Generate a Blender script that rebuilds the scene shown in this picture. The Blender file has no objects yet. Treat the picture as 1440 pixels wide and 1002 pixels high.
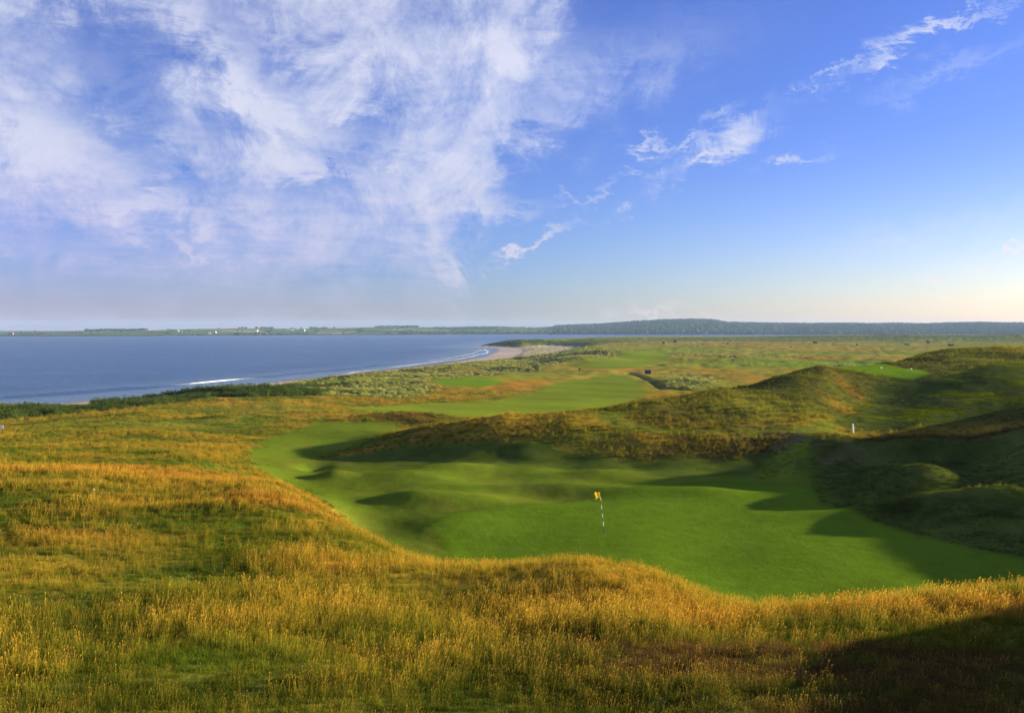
import bpy, bmesh, math, random
import numpy as np
from mathutils import Vector

R = math.radians
scene = bpy.context.scene
COL = scene.collection
random.seed(7)
RNG = np.random.default_rng(11)

# ------------------------------------------------------------------ camera
EYE = np.array([0.0, 0.0, 26.0])
F = 1200.0                      # focal length in pixels of the 1440 px wide photograph
HORIZON = 461.0
PITCH = math.atan((501.0 - HORIZON) / F)
cam_d = bpy.data.cameras.new("camera")
cam = bpy.data.objects.new("camera", cam_d)
COL.objects.link(cam)
cam.location = EYE
cam.rotation_euler = (math.pi / 2 - PITCH, 0, 0)
cam_d.sensor_width = 36.0
cam_d.lens = 36.0 * F / 1440.0
cam_d.clip_start = 0.1
cam_d.clip_end = 60000
scene.camera = cam

# ------------------------------------------------------------------ light
SUN_AZ, SUN_EL = 74.0, 9.0     # azimuth clockwise from +Y (the view direction)
S = Vector((math.sin(R(SUN_AZ)) * math.cos(R(SUN_EL)), math.cos(R(SUN_AZ)) * math.cos(R(SUN_EL)), math.sin(R(SUN_EL))))
sun_d = bpy.data.lights.new("sun", 'SUN')
sun_d.energy = 5.0
sun_d.angle = R(0.6)
sun_d.color = (1.0, 0.84, 0.56)
sun = bpy.data.objects.new("sun", sun_d)
sun.rotation_euler = S.to_track_quat('Z', 'Y').to_euler()
COL.objects.link(sun)

scene.view_settings.view_transform = 'Standard'
scene.view_settings.look = 'None'
scene.view_settings.gamma = 1.0
scene.view_settings.exposure = 1.75
scene.cycles.max_bounces = 4
scene.cycles.diffuse_bounces = 2
scene.cycles.transparent_max_bounces = 6
scene.cycles.volume_bounces = 0

# ------------------------------------------------------------------ node helpers
class NT:
    def __init__(s, tree):
        s.t = tree
        s.n = tree.nodes
        s.l = tree.links
    def new(s, typ, **kw):
        n = s.n.new(typ)
        for k, v in kw.items():
            setattr(n, k, v)
        return n
    def put(s, sock, v):
        if isinstance(v, bpy.types.NodeSocket):
            s.l.new(v, sock)
        elif v is not None:
            if hasattr(sock.default_value, '__len__') and not hasattr(v, '__len__'):
                v = [v] * len(sock.default_value)
            if hasattr(v, '__len__') and len(sock.default_value) == 4 and len(v) == 3:
                v = (*v, 1.0)
            sock.default_value = v
    def m(s, op, a, b=None, c=None, clamp=False):
        n = s.new('ShaderNodeMath', operation=op, use_clamp=clamp)
        s.put(n.inputs[0], a)
        if b is not None: s.put(n.inputs[1], b)
        if c is not None: s.put(n.inputs[2], c)
        return n.outputs[0]
    def vm(s, op, a, b=None):
        n = s.new('ShaderNodeVectorMath', operation=op)
        s.put(n.inputs[0], a)
        if b is not None: s.put(n.inputs[1], b)
        return n.outputs[0]
    def noise(s, vec, scale, detail=4, rough=0.55, dist=0.0, dim='3D'):
        n = s.new('ShaderNodeTexNoise', noise_dimensions=dim)
        s.put(n.inputs['Vector'], vec)
        n.inputs['Scale'].default_value = scale
        n.inputs['Detail'].default_value = detail
        n.inputs['Roughness'].default_value = rough
        n.inputs['Distortion'].default_value = dist
        return n.outputs['Fac']
    def mix(s, f, a, b, blend='MIX'):
        n = s.new('ShaderNodeMix', data_type='RGBA', blend_type=blend)
        s.put(n.inputs[0], f); s.put(n.inputs[6], a); s.put(n.inputs[7], b)
        return n.outputs[2]
    def remap(s, v, a, b, c=0.0, d=1.0, interp='LINEAR'):
        n = s.new('ShaderNodeMapRange', interpolation_type=interp)
        s.put(n.inputs[0], v)
        for i, q in enumerate((a, b, c, d)):
            s.put(n.inputs[i + 1], q)
        return n.outputs[0]
    def ramp(s, v, stops):
        n = s.new('ShaderNodeValToRGB')
        s.put(n.inputs[0], v)
        e = n.color_ramp.elements
        e[0].position, e[0].color = stops[0][0], (*stops[0][1], 1)
        e[1].position, e[1].color = stops[-1][0], (*stops[-1][1], 1)
        for p, c in stops[1:-1]:
            q = e.new(p); q.color = (*c, 1)
        return n.outputs[0]

# ------------------------------------------------------------------ sky with cirrus sheet
world = bpy.data.worlds.new("World")
scene.world = world
world.use_nodes = True
world.cycles.sampling_method = 'MANUAL'
world.cycles.sample_map_resolution = 256
W = NT(world.node_tree)
W.n.clear()
sky = W.new('ShaderNodeTexSky', sky_type='NISHITA')
sky.sun_disc = False
sky.sun_elevation = R(SUN_EL)
sky.sun_rotation = R(SUN_AZ)
sky.altitude = 0
sky.air_density = 1.0
sky.dust_density = 0.3
sky.ozone_density = 2.0
tc = W.new('ShaderNodeTexCoord')
sx = W.new('ShaderNodeSeparateXYZ')
W.l.new(tc.outputs['Generated'], sx.inputs[0])
DX, DY, DZ = sx.outputs
zc = W.m('ADD', W.m('MAXIMUM', DZ, 0.0), 0.10)
comb = W.new('ShaderNodeCombineXYZ')
W.put(comb.inputs[0], W.m('DIVIDE', DX, zc))
W.put(comb.inputs[1], W.m('DIVIDE', DY, zc))
PL = comb.outputs[0]
AZ = W.m('ARCTAN2', DX, DY)
EL = W.m('ARCSINE', DZ)
def azel(px, py):
    u, v = (px - 720) / F, (501 - py) / F
    y = math.cos(PITCH) + v * math.sin(PITCH); z = -math.sin(PITCH) + v * math.cos(PITCH)
    return math.atan2(u, y), math.atan2(z, math.hypot(u, y))
nA = W.noise(PL, 1.1, 7, 0.62, 0.6)
nB = W.noise(W.vm('MULTIPLY', PL, (2.2, 7.5, 1.0)), 1.0, 7, 0.66, 1.2)
nC = W.noise(W.vm('ADD', tc.outputs['Generated'], (3.1, 1.7, 0.4)), 9.0, 9, 0.72, 0.7)
# fine wind-combed streaks
mp = W.new('ShaderNodeMapping')
W.l.new(tc.outputs['Generated'], mp.inputs[0])
mp.inputs['Rotation'].default_value = (0, R(22), 0)
mp.inputs['Scale'].default_value = (14, 10, 60)
nD = W.noise(mp.outputs[0], 1.0, 7, 0.68, 1.0)
warp = W.m('SUBTRACT', nC, 0.5)
nE = W.noise(W.vm('ADD', tc.outputs['Generated'], (7.7, 4.1, 2.2)), 13.0, 9, 0.70, 0.5)
AZw = W.m('ADD', AZ, W.m('MULTIPLY', warp, 0.20))
ELw = W.m('ADD', EL, W.m('ADD', W.m('MULTIPLY', W.m('SUBTRACT', nE, 0.5), 0.12), W.m('MULTIPLY', W.m('SUBTRACT', nD, 0.5), 0.06)))
def blob(px, py, rx, ry, amp, ang=0.0):
    """soft cloud patch around a sky direction; ang = tilt in degrees, rising to the right"""
    a0, e0 = azel(px, py)
    da, de = W.m('SUBTRACT', AZw, a0), W.m('SUBTRACT', ELw, e0)
    if ang:
        c, s_ = math.cos(R(ang)), math.sin(R(ang))
        da, de = (W.m('ADD', W.m('MULTIPLY', da, c), W.m('MULTIPLY', de, s_)),
                  W.m('SUBTRACT', W.m('MULTIPLY', de, c), W.m('MULTIPLY', da, s_)))
    q = W.m('ADD', W.m('POWER', W.m('ABSOLUTE', W.m('DIVIDE', da, rx / F)), 2.0),
            W.m('POWER', W.m('ABSOLUTE', W.m('DIVIDE', de, ry / F)), 2.0))
    return W.m('MULTIPLY', W.m('EXPONENT', W.m('MULTIPLY', q, -1.0)), amp)
edge = W.m('ADD', W.m('MULTIPLY', ELw, 0.45), -0.095)
sheet = W.remap(W.m('SUBTRACT', AZw, edge), -0.05, 0.025, 1.0, 0.0, 'SMOOTHSTEP')
sheet = W.m('MULTIPLY', sheet, W.remap(EL, 0.02, 0.13, 0.15, 1.0, 'SMOOTHSTEP'))
dens = W.m('MULTIPLY', sheet, 0.52)
for b in [(95, 40, 80, 45, -.30), (190, 110, 60, 70, -.28, -40), (175, 200, 60, 25, -.35, -25), (312, 180, 35, 25, -.35), (215, 265, 60, 14, -.32),
          (405, 105, 55, 40, -.30), (515, 170, 60, 22, -.35), (440, 262, 45, 14, -.35), (290, 330, 60, 14, -.22), (60, 330, 80, 20, -.12),
          (570, 330, 60, 30, -.10), (500, 230, 70, 12, -.2),
          (330, 100, 110, 26, .38, -45), (410, 165, 45, 16, .35, -30), (345, 200, 45, 18, .35), (420, 235, 60, 20, .30), (80, 225, 120, 35, .24, -15),
          (215, 288, 45, 13, .38), (45, 170, 55, 16, .25, -20), (660, 265, 50, 35, .55, 60), (690, 292, 60, 10, .3), (625, 360, 22, 55, .5, 15), (740, 70, 60, 60, .30), (700, 20, 70, 40, .25),
          (715, 180, 70, 35, .35), (560, 60, 90, 30, .15), (190, 336, 30, 7, .34), (287, 352, 35, 8, .36, -10), (90, 362, 120, 10, .15, -4), (600, 215, 80, 25, .2)]:
    dens = W.m('ADD', dens, blob(*b))
# veils drawn out to the right of the sheet
for b in [(830, 110, 110, 45, .16, 15), (900, 75, 150, 35, .10, 12), (780, 170, 60, 25, .20, 20)]:
    dens = W.m('ADD', dens, blob(*b))
tex = W.m('ADD', W.m('MULTIPLY', W.m('SUBTRACT', nA, 0.5), 1.1), W.m('MULTIPLY', W.m('SUBTRACT', nB, 0.5), 0.20))
tex = W.m('ADD', tex, W.m('MULTIPLY', W.m('SUBTRACT', nD, 0.5), 0.35))
tex = W.m('ADD', tex, W.m('MULTIPLY', W.m('SUBTRACT', nE, 0.5), 1.25))
tex = W.m('ADD', tex, W.m('MULTIPLY', W.m('SUBTRACT', nC, 0.5), 0.9))
fade = W.remap(dens, 0.02, 0.30, 0.0, 1.15)
sheetd = W.m('ADD', W.m('MULTIPLY', dens, 1.0), W.m('MULTIPLY', tex, fade))
# detached wisps over the right half
wisp = None
for b in [(1040, 168, 40, 11, .8, 12), (985, 222, 60, 10, .75, 27), (960, 190, 36, 5, .8, 22), (1020, 200, 60, 14, .55, 20), (910, 195, 26, 6, .9, 18),
          (1285, 58, 66, 7, .6, 22), (1360, 22, 50, 6, .5, 14), (1185, 97, 34, 4, .7, 25), (1360, 90, 80, 10, .22, 12), (1130, 228, 34, 5, .65, 15),
          (869, 295, 11, 5, .95, 10), (755, 345, 52, 6, 1.0, 26), (722, 358, 26, 6, .8, 25), (830, 268, 30, 5, .5, 20), (885, 243, 16, 4, .5),
          (930, 442, 55, 5, .6), (1435, 357, 50, 4, .9), (1380, 382, 60, 3, .6, 3), (1340, 318, 130, 10, .2, 12)]:
    q = blob(*b)
    wisp = q if wisp is None else W.m('ADD', wisp, q)
wispd = W.m('MULTIPLY', wisp, W.remap(W.m('ADD', W.m('MULTIPLY', nD, 0.6), W.m('MULTIPLY', nC, 0.4)), 0.34, 0.60, 0.05, 1.2))
total = W.m('ADD', W.m('MAXIMUM', sheetd, 0.0), W.m('MULTIPLY', wispd, 0.85), clamp=True)
total = W.m('MULTIPLY', total, W.remap(W.m('ADD', W.m('MULTIPLY', nE, 0.5), W.m('MULTIPLY', nC, 0.5)), 0.38, 0.60, 0.6, 1.0))
total = W.m('MULTIPLY', W.m('SUBTRACT', 1.0, W.m('EXPONENT', W.m('MULTIPLY', total, -1.75))), 0.98)
# graded sky colour: deep saturated blue aloft, lilac haze low on the left, cream towards the sun
hs = W.new('ShaderNodeHueSaturation')
hs.inputs['Saturation'].default_value = 1.0
hs.inputs['Value'].default_value = 1.0
W.l.new(sky.outputs[0], hs.inputs['Color'])
skyc = W.mix(1.0, hs.outputs[0], W.ramp(W.m('MULTIPLY', EL, 2.0), [(0.0, (0.60, 0.74, 1.5)), (0.10, (0.60, 0.76, 1.45)), (0.35, (0.60, 0.71, 1.45)), (0.8, (0.56, 0.67, 1.45))]), 'MULTIPLY')
BG = 0.05
cloudc = W.mix(W.remap(AZ, -0.5, 0.1, 0, 1), (2.9, 3.25, 4.7), (4.1, 4.5, 5.7))
cloudc = W.mix(W.remap(total, 0.35, 0.9), cloudc, (5.5, 5.5, 6.0))
cloudc = W.mix(W.remap(EL, 0.03, 0.26, 0.8, 0.0), cloudc, (3.8, 3.75, 4.3))
final = W.mix(total, skyc, cloudc)
bg = W.new('ShaderNodeBackground')
# warm glow low towards the sun, lilac opposite
low = W.remap(EL, 0.0, 0.22, 1.0, 0.0, 'SMOOTHSTEP')
warm = W.m('MULTIPLY', low, W.remap(AZ, -0.05, 0.75, 0.0, 1.0))
cool = W.m('MULTIPLY', low, W.remap(AZ, -0.6, 0.1, 1.0, 0.0))
final = W.mix(warm, final, W.mix(1.0, final, (2.1, 1.52, 0.98), 'MULTIPLY'))
final = W.mix(cool, final, W.mix(1.0, final, (1.05, 0.88, 1.12), 'MULTIPLY'))
W.put(bg.inputs[0], final)
bg.inputs[1].default_value = BG
wo = W.new('ShaderNodeOutputWorld')
W.l.new(bg.outputs[0], wo.inputs[0])

# ------------------------------------------------------------------ tags
def tag(o, label=None, cat=None, group=None, kind=None):
    if label: o['label'] = label
    if cat: o['category'] = cat
    if group: o['group'] = group
    if kind: o['kind'] = kind
    return o

# ------------------------------------------------------------------ numeric helpers
def sm(x, a, b):
    t = np.clip((x - a) / (b - a), 0, 1)
    return t * t * (3 - 2 * t)
SHORE_REF = None
def hash2(ix, iy, seed):
    h = (ix.astype(np.int64) * 374761393 + iy.astype(np.int64) * 668265263 + seed * 974634777) & 0xffffffff
    h = ((h ^ (h >> 13)) * 1274126177) & 0xffffffff
    h = (h ^ (h >> 16)) & 0xffffffff
    return h.astype(np.float64) / 4294967295.0
def vnoise(x, y, seed=0):
    ix, iy = np.floor(x), np.floor(y)
    fx, fy = x - ix, y - iy
    fx = fx * fx * fx * (fx * (fx * 6 - 15) + 10); fy = fy * fy * fy * (fy * (fy * 6 - 15) + 10)
    a = hash2(ix, iy, seed); b = hash2(ix + 1, iy, seed); c = hash2(ix, iy + 1, seed); d = hash2(ix + 1, iy + 1, seed)
    return (a * (1 - fx) + b * fx) * (1 - fy) + (c * (1 - fx) + d * fx) * fy
def fbm(x, y, scale, octv=4, seed=0, rough=0.5):
    """about -1..1; scale = size in metres of the largest feature"""
    t = np.zeros_like(x); a = 1.0; s_ = 0.0
    f = 1.0 / scale
    for o in range(octv):
        c, s = math.cos(1.3 * o + seed), math.sin(1.3 * o + seed)
        t += a * (vnoise((x * c - y * s) * f + 17.3 * o, (x * s + y * c) * f - 9.1 * o, seed * 31 + o) * 2 - 1)
        s_ += a; a *= rough; f *= 2.03
    return t / s_ * 1.6
def ray(px, py):
    u, v = (px - 720) / F, (501 - py) / F
    return np.array([u, math.cos(PITCH) + v * math.sin(PITCH), -math.sin(PITCH) + v * math.cos(PITCH)])
def at_z(px, py, z):
    r = ray(px, py)
    return EYE + r * ((z - EYE[2]) / r[2])
def at_d(px, py, d):
    r = ray(px, py)
    return EYE + r * (d / r[1])
def dseg(x, y, poly, closed=False):
    """distance to a polyline"""
    best = np.full(x.shape, 1e18)
    n = len(poly)
    for i in range(n if closed else n - 1):
        ax, ay = poly[i][0], poly[i][1]; bx, by = poly[(i + 1) % n][0], poly[(i + 1) % n][1]
        vx, vy = bx - ax, by - ay
        t = np.clip(((x - ax) * vx + (y - ay) * vy) / (vx * vx + vy * vy + 1e-12), 0, 1)
        d = (x - ax - t * vx) ** 2 + (y - ay - t * vy) ** 2
        best = np.minimum(best, d)
    return np.sqrt(best)
def inside(x, y, poly):
    r = np.zeros(x.shape, bool); n = len(poly)
    for i in range(n):
        ax, ay = poly[i][0], poly[i][1]; bx, by = poly[(i + 1) % n][0], poly[(i + 1) % n][1]
        c = (ay > y) != (by > y)
        xx = (bx - ax) * (y - ay) / (by - ay + 1e-12) + ax
        r ^= c & (x < xx)
    return r
def sdist(x, y, poly, margin=45.0):
    # exact near the outline, a plain box distance far outside it
    q = np.array([(a[0], a[1]) for a in poly])
    if poly is not SHORE_REF:
        dx = np.maximum(np.maximum(q[:, 0].min() - x, x - q[:, 0].max()), 0); dy = np.maximum(np.maximum(q[:, 1].min() - y, y - q[:, 1].max()), 0)
        out = -np.hypot(dx, dy); k = out > -margin
        if not k.any(): return out
        xs, ys = x[k], y[k]
        d = dseg(xs, ys, poly, True); out[k] = np.where(inside(xs, ys, poly), d, -d)
        return out
    d = dseg(x, y, poly, True)
    return np.where(inside(x, y, poly), d, -d)

# ------------------------------------------------------------------ the lie of the land
CP = []     # control points of the dunes, seen and unseen: (x, y, z)
def cd(px, *rows):
    """rows: (py, distance) on one line of sight"""
    for py, d in rows:
        p = at_d(px, py, d); CP.append(tuple(p))
def cz(px, *rows):
    """rows: (distance, z) in the direction px"""
    for d, z in rows:
        CP.append(((px - 720) / F * d * 1.0, d, z))
cd(0, (1002, 9), (900, 13), (800, 19), (720, 28), (660, 42), (640, 52), (620, 75), (600, 105), (582, 150), (574, 172)); cz(0, (200, 8), (245, 3))
cd(-260, (1002, 9), (900, 13), (800, 19), (720, 28), (660, 42), (635, 60), (610, 100), (590, 140)); cz(-260, (200, 6), (245, 1))
cd(100, (690, 33), (668, 38), (652, 50)); 
cd(200, (1002, 9), (900, 13.5), (800, 20), (720, 30), (672, 40), (650, 50), (625, 70), (600, 100), (578, 135), (566, 172)); cz(200, (220, 6.5))
cd(300, (1002, 9), (900, 13.5), (800, 20.5), (720, 30), (683, 38), (655, 52), (640, 62), (610, 92), (580, 140), (551, 205)); cz(300, (260, 5))
cd(400, (1002, 9), (900, 14), (800, 21), (740, 28), (690, 37)); cz(400, (43, 18.0), (50, 16.4), (61, 15.8), (78, 15), (107, 13.3), (147, 11.8), (198, 11), (300, 5))
cd(500, (1002, 9), (900, 14), (800, 21.5), (747, 30)); cz(500, (35, 17.4), (40, 16.2), (51, 15.8), (63, 15.5), (72, 15.1), (95, 14), (125, 12.3), (170, 10.5), (230, 10), (330, 7))
cd(600, (1002, 9), (900, 14), (850, 18), (792, 24.5)); cz(600, (29, 17.6), (34, 16.2), (42, 15.9), (50.7, 15.9), (62.6, 15.5), (68, 15.3), (74, 16.1), (80, 16.7), (86, 16.0), (106, 13.2), (130, 11.5), (163, 10), (223, 9.3), (270, 9), (366, 6.8))
cd(700, (1002, 9), (900, 14), (850, 18), (797, 23.5)); cz(700, (28, 17.6), (33, 16), (43.4, 15.9), (53.4, 15.8), (64, 15.4), (67.5, 15.6), (72, 17.0), (76, 17.8), (82, 17.6), (90, 15.8), (104, 13.5), (118, 12), (145, 10), (173, 9.2), (223, 8.5), (283, 8.5), (366, 7.5), (490, 6))
cd(800, (1002, 9), (900, 14), (850, 17.5), (787, 22.5)); cz(800, (28, 17.5), (33, 16), (42, 15.9), (50.7, 15.9), (59, 15.6), (64, 15.4), (67, 15.8), (71, 17.0), (75, 17.7), (78, 18.05), (84, 17.8), (94, 15.8), (104, 13.8), (120, 11.5), (150, 9), (192, 8.5), (257, 8), (337, 8), (490, 8), (786, 7), (1326, 5))
cd(900, (1002, 9), (900, 14), (850, 17), (801, 21)); cz(900, (27, 17.5), (33, 16), (40.5, 15.9), (50.7, 15.9), (60, 15.6), (64, 15.5), (67, 16.1), (70, 16.9), (74, 17.4), (76, 17.45), (80, 18.0), (85, 18.7), (92, 18), (104, 15.3), (120, 12), (140, 10), (170, 8.5), (230, 8), (313, 8), (440, 8))
cd(1000, (1002, 8.8), (920, 13.2), (870, 17.5), (838, 20.5)); cz(1000, (26, 17.3), (32, 15.9), (46.7, 15.9), (55, 15.9), (59.7, 15.6), (64, 15.6), (67, 16.3), (70, 17.0), (74, 17.3), (76, 17.4), (82, 18.0), (88, 18.7), (92, 19.3), (100, 18.6), (115, 15.5), (150, 10.5), (200, 8), (273, 8), (366, 8))
cd(1100, (1002, 8.8), (920, 13), (882, 16.5), (858, 19)); cz(1100, (24, 17.3), (30, 16), (40.5, 15.9), (50.7, 15.9), (59, 15.6), (64, 15.7), (67, 16.3), (71, 17.1), (76, 17.4), (86, 18.2), (95, 19.1), (102, 20.0), (106, 20.3), (118, 17.5), (150, 11.5), (260, 8), (490, 8))
cz(1150, (58, 15.8), (64, 15.8), (67, 16.3), (71, 17.1), (80, 17.6), (92, 18.6), (100, 19.3), (106, 20.5), (109, 21.0), (113, 20.6), (125, 19), (150, 14), (200, 9))
cz(1220, (58, 15.9), (66, 15.9), (71, 16.3), (76, 16.7), (97, 17.6), (106, 18.5), (112, 19.2), (116, 20.0), (125, 20.0), (141, 20.0), (160, 17), (200, 12), (300, 8))
cd(1200, (1002, 8.8), (940, 11.6), (882, 16), (855, 19)); cz(1200, (23, 17.6), (29, 16.2))
cd(1300, (1002, 8.8), (940, 11.6), (882, 16), (842, 20)); cz(1300, (24, 17.8), (30, 16.3), (38, 15.9), (42, 16.1), (45, 16.6), (49, 17.05), (52, 17.2), (56, 16.6), (60, 16.1), (65, 16.05), (70, 16.6), (76, 17.0), (95, 17.9), (108, 19.0), (114, 19.6), (120, 20.0), (128, 20.1), (148, 20.6), (165, 21.2), (185, 20), (230, 14), (330, 8))
cd(1400, (1002, 8.8), (950, 11.2), (900, 14), (832, 20)); cz(1400, (23, 18.6), (28, 16.8), (35, 16.1), (39, 16.4), (43, 16.9), (46, 17.1), (52, 16.4), (58, 16.2), (64, 16.2), (69.5, 16.7), (80, 17.5), (98, 19.1), (112, 20.7), (119, 20.9), (140, 20.6), (165, 22.4), (185, 21), (240, 15), (340, 8))
cz(1560, (9, 22.2), (12, 21.3), (16, 20.8), (21, 20), (27, 18.3), (33, 17.0), (42, 17.4), (55, 17.5), (64, 17.0), (70, 18), (90, 19.5), (110, 21), (140, 21), (165, 23), (240, 15))
cz(1800, (9, 22.4), (14, 21.8), (20, 20.5), (30, 18.5), (100, 21), (150, 22), (220, 16), (400, 9))
CP += [(48, 44, 20.4), (49, 55, 21.0), (51, 68, 21.3), (56, 80, 20.6), (72, 60, 20.5), (36, 50, 18.0), (38, 60, 18.2), (46, 32, 18.8),
       (13.0, 12.0, 23.5), (16, 17, 22.5), (11.0, 8.5, 23.9), (20, 15, 23.6), (24, 14, 22.0),  # added mound out of view, raised to shade the near lower right
       (0, 0, 24.2), (0, 4, 23.3), (4, 3, 23.4), (-4, 3, 23.2), (0, -10, 23.5), (10, 0, 23.4), (-10, 0, 23), (-10, 6, 22), (0, -50, 18), (50, 0, 20), (-50, 0, 18), (-60, 30, 17),
       (-120, 60, 14), (120, 60, 18), (0, -200, 12), (200, 0, 14), (-200, 0, 8), (200, 200, 12), (400, 300, 8), (-500, -200, 4), (600, -300, 12), (0, -900, 12)]
cz(640, (470, 6)); cz(850, (523, 8.5)); cz(820, (600, 7.5)); cz(760, (560, 5)); cz(700, (1400, 4), (1250, 3)); cz(760, (1280, 6.5), (1400, 7.5), (1700, 4)); cz(830, (1300, 6.5), (1500, 7.5), (1900, 4)); cz(715, (1270, 6))
for px in (950, 1100, 1250, 1400, 1700, 2200):
    cz(px, (560, 8), (760, 7.5), (1000, 7), (1350, 6.5))
cz(950, (1750, 6.0), (2200, 4)); cz(1100, (1700, 8), (2200, 4)); cz(1250, (1500, 9), (1700, 13.0), (2200, 8)); cz(1440, (1500, 9), (1700, 14.5), (2200, 8)); cz(1900, (1700, 14), (2300, 8))
CP = np.array(CP)
def warpc(x, y):
    r = np.hypot(x, y) + 1e-9
    q = np.log1p(r / 4.0) * 1.0
    return x / r * q, y / r * q
_cx, _cy = warpc(CP[:, 0], CP[:, 1])
def kern(d2):
    return -np.sqrt(d2 + 0.012)
_A = kern((_cx[:, None] - _cx[None]) ** 2 + (_cy[:, None] - _cy[None]) ** 2)
_n = len(CP)
_M = np.zeros((_n + 1, _n + 1)); _M[:_n, :_n] = _A + np.eye(_n) * 0.004; _M[:_n, _n] = 1; _M[_n, :_n] = 1
_w = np.linalg.solve(_M, np.append(CP[:, 2], 0))
def rbf(x, y):
    x = np.asarray(x, float); y = np.asarray(y, float)
    sh = x.shape; wx, wy = warpc(x.ravel(), y.ravel())
    out = np.full(wx.shape, _w[-1])
    B = 20000
    for s0 in range(0, len(wx), B):
        a, b = wx[s0:s0 + B, None], wy[s0:s0 + B, None]
        out[s0:s0 + B] += kern((a - _cx) ** 2 + (b - _cy) ** 2) @ _w[:_n]
    return out.reshape(sh)

# the coast: waterline at z = 0
SHORE = [at_z(*p, 0)[:2] for p in [(0, 574), (200, 552), (330, 540.5), (440, 530.5), (495, 524), (562, 517), (607, 512), (662, 503), (686, 495), (691, 490.5), (668, 488.4), (640, 487.2),
                                   (668, 486.4), (700, 480.6), (760, 477), (820, 474.6), (900, 473.6), (1000, 473), (1130, 472.6), (1250, 472), (1440, 471.5)]]
SHORE = SHORE_REF = [(-900, -300), (-420, 60), (-260, 150)] + [tuple(p) for p in SHORE] + [(9000, 2700), (9000, -9000), (-900, -9000)]

def mound(x, y, cx, cy, rx, ry, h, ang=0.0):
    c, s = math.cos(R(ang)), math.sin(R(ang))
    dx, dy = x - cx, y - cy
    a, b = (dx * c + dy * s) / rx, (-dx * s + dy * c) / ry
    return h * np.exp(-(a * a + b * b))
def W2(px, py, z):            # ground point seen at a pixel when the ground there is at height z
    p = at_z(px, py, z); return p[0], p[1]
PZ = lambda z, *pts: [W2(px, py, z) for px, py in pts]

BANK = PZ(16.2, (1150, 641), (1200, 644), (1300, 645), (1440, 645), (1600, 645), (1900, 645))
DITCH = PZ(8.0, (884, 524), (896, 527), (912, 533), (925, 541), (934, 546), (975, 548.5), (1010, 546))
def height0(x, y):
    """land form without small roughness"""
    z = rbf(x, y)
    # hummocks of the putting surface and its surrounds: (px, py, z, rx, ry, h)
    for px, py, z0, rx, ry, h, a in [(650, 662, 15.4, 4.6, 2.0, .55, 0), (560, 672, 15.5, 3.2, 2.0, .40, 10), (640, 705, 15.8, 3.6, 1.8, .50, 5), (560, 706, 15.8, 2.0, 1.4, .35, 0),
                                    (900, 690, 15.9, 7.0, 1.6, .35, -6), (840, 668, 15.5, 4.0, 1.8, .40, 0), (960, 676, 15.7, 4.0, 1.6, .25, 0), (760, 700, 15.8, 4.0, 2.0, -.30, 0),
                                    (760, 686, 15.7, 5.0, 1.0, .22, 0), (1290, 672, 16.9, 3.0, 2.6, .65, 0), (1200, 690, 16.3, 3.0, 2.0, .20, 0), (1265, 712, 16.5, 4.5, 1.3, .35, 0),
                                    (1410, 704, 16.9, 2.4, 1.5, .55, 0), (470, 672, 15.6, 1.4, 1.3, .55, 0), (440, 655, 15.5, 1.2, 2.0, -.45, 0), (640, 740, 15.9, 3.0, 2.5, .25, 20)]:
        cx, cy = W2(px, py, z0)
        z = z + mound(x, y, cx, cy, rx, ry, h, a)
    # steep grass bank on the right
    sd = dseg(x, y, BANK)
    bx0 = BANK[0][0]
    yl = np.interp(x, [q[0] for q in BANK], [q[1] for q in BANK]) + .6 * fbm(x, y, 5, 2, 3)
    z = z + sm(y - yl, 0.2, 1.9) * 1.15 * sm(x, bx0 - 3, bx0 + 4) * (1 - sm(y - yl, 3, 10))
    # crest of the tee dune
    cx, cy = W2(1150, 517, 20.95); z = z + mound(x, y, cx, cy, 3.0, 3.0, .45)
    cx, cy = W2(1185, 521, 20.5); z = z + mound(x, y, cx, cy, 3.0, 2.5, .2)
    # level tee
    tx, ty = (1230 - 720) / F * 127, 127
    w = np.exp(-(((x - tx) / 9.0) ** 4 + ((y - ty) / 13.0) ** 4)); z = z * (1 - w) + w * 19.98
    # dark hollows beyond the near fairway
    for px, py, z0, rx, ry, h in [(600, 590, 12.2, 9, 5, 1.5), (560, 586, 12.0, 6, 4, 1.0), (320, 590, 13, 4, 5, 1.0)]:
        cx, cy = W2(px, py, z0); z = z + mound(x, y, cx, cy, rx, ry, h)
    # raised far green
    cx, cy = W2(660, 535, 9.0); z = z + mound(x, y, cx, cy, 22, 20, .9)
    # marram hill beyond the fairway and low banks on the plain
    for px, py, z0, rx, ry, h in [(860, 500, 8, 32, 45, 3.2), (810, 508, 8, 22, 30, 2.0), (1000, 504, 8, 34, 14, 2.0), (960, 500, 8, 20, 12, 1.6), (1040, 507, 8, 25, 10, 1.3), (1350, 472, 13, 140, 120, 3),
                                  (1130, 474, 8, 120, 120, 3.0), (990, 476, 7, 90, 140, 2.6), (900, 478, 6, 80, 140, 2.0), (1250, 474, 9, 110, 100, 2.0)]:
        cx, cy = W2(px, py, z0); z = z + mound(x, y, cx, cy, rx, ry, h)
    # ditch
    z = z - 1.2 * np.exp(-(dseg(x, y, DITCH) / 1.4) ** 2)
    return z
def coast(x, y, z, sdv):
    # beach profile: gently shelving sand, then the front of the dunes
    rock = sm(y, 1180, 1250) * sm(x, -140, -60)
    wet = np.where(sdv < 0, sdv * 0.03, sdv * 0.030)
    cap = wet + np.maximum(sdv - 38, 0) * 0.22 + rock * np.maximum(sdv - 6, 0) * 0.25
    k = 1.0
    zz = -np.log(np.exp(-np.clip(z, -50, 60) / k) + np.exp(-np.clip(cap, -50, 60) / k)) * k
    return np.maximum(np.where(cap > z + 12, z, zz), -6.0)

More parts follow.
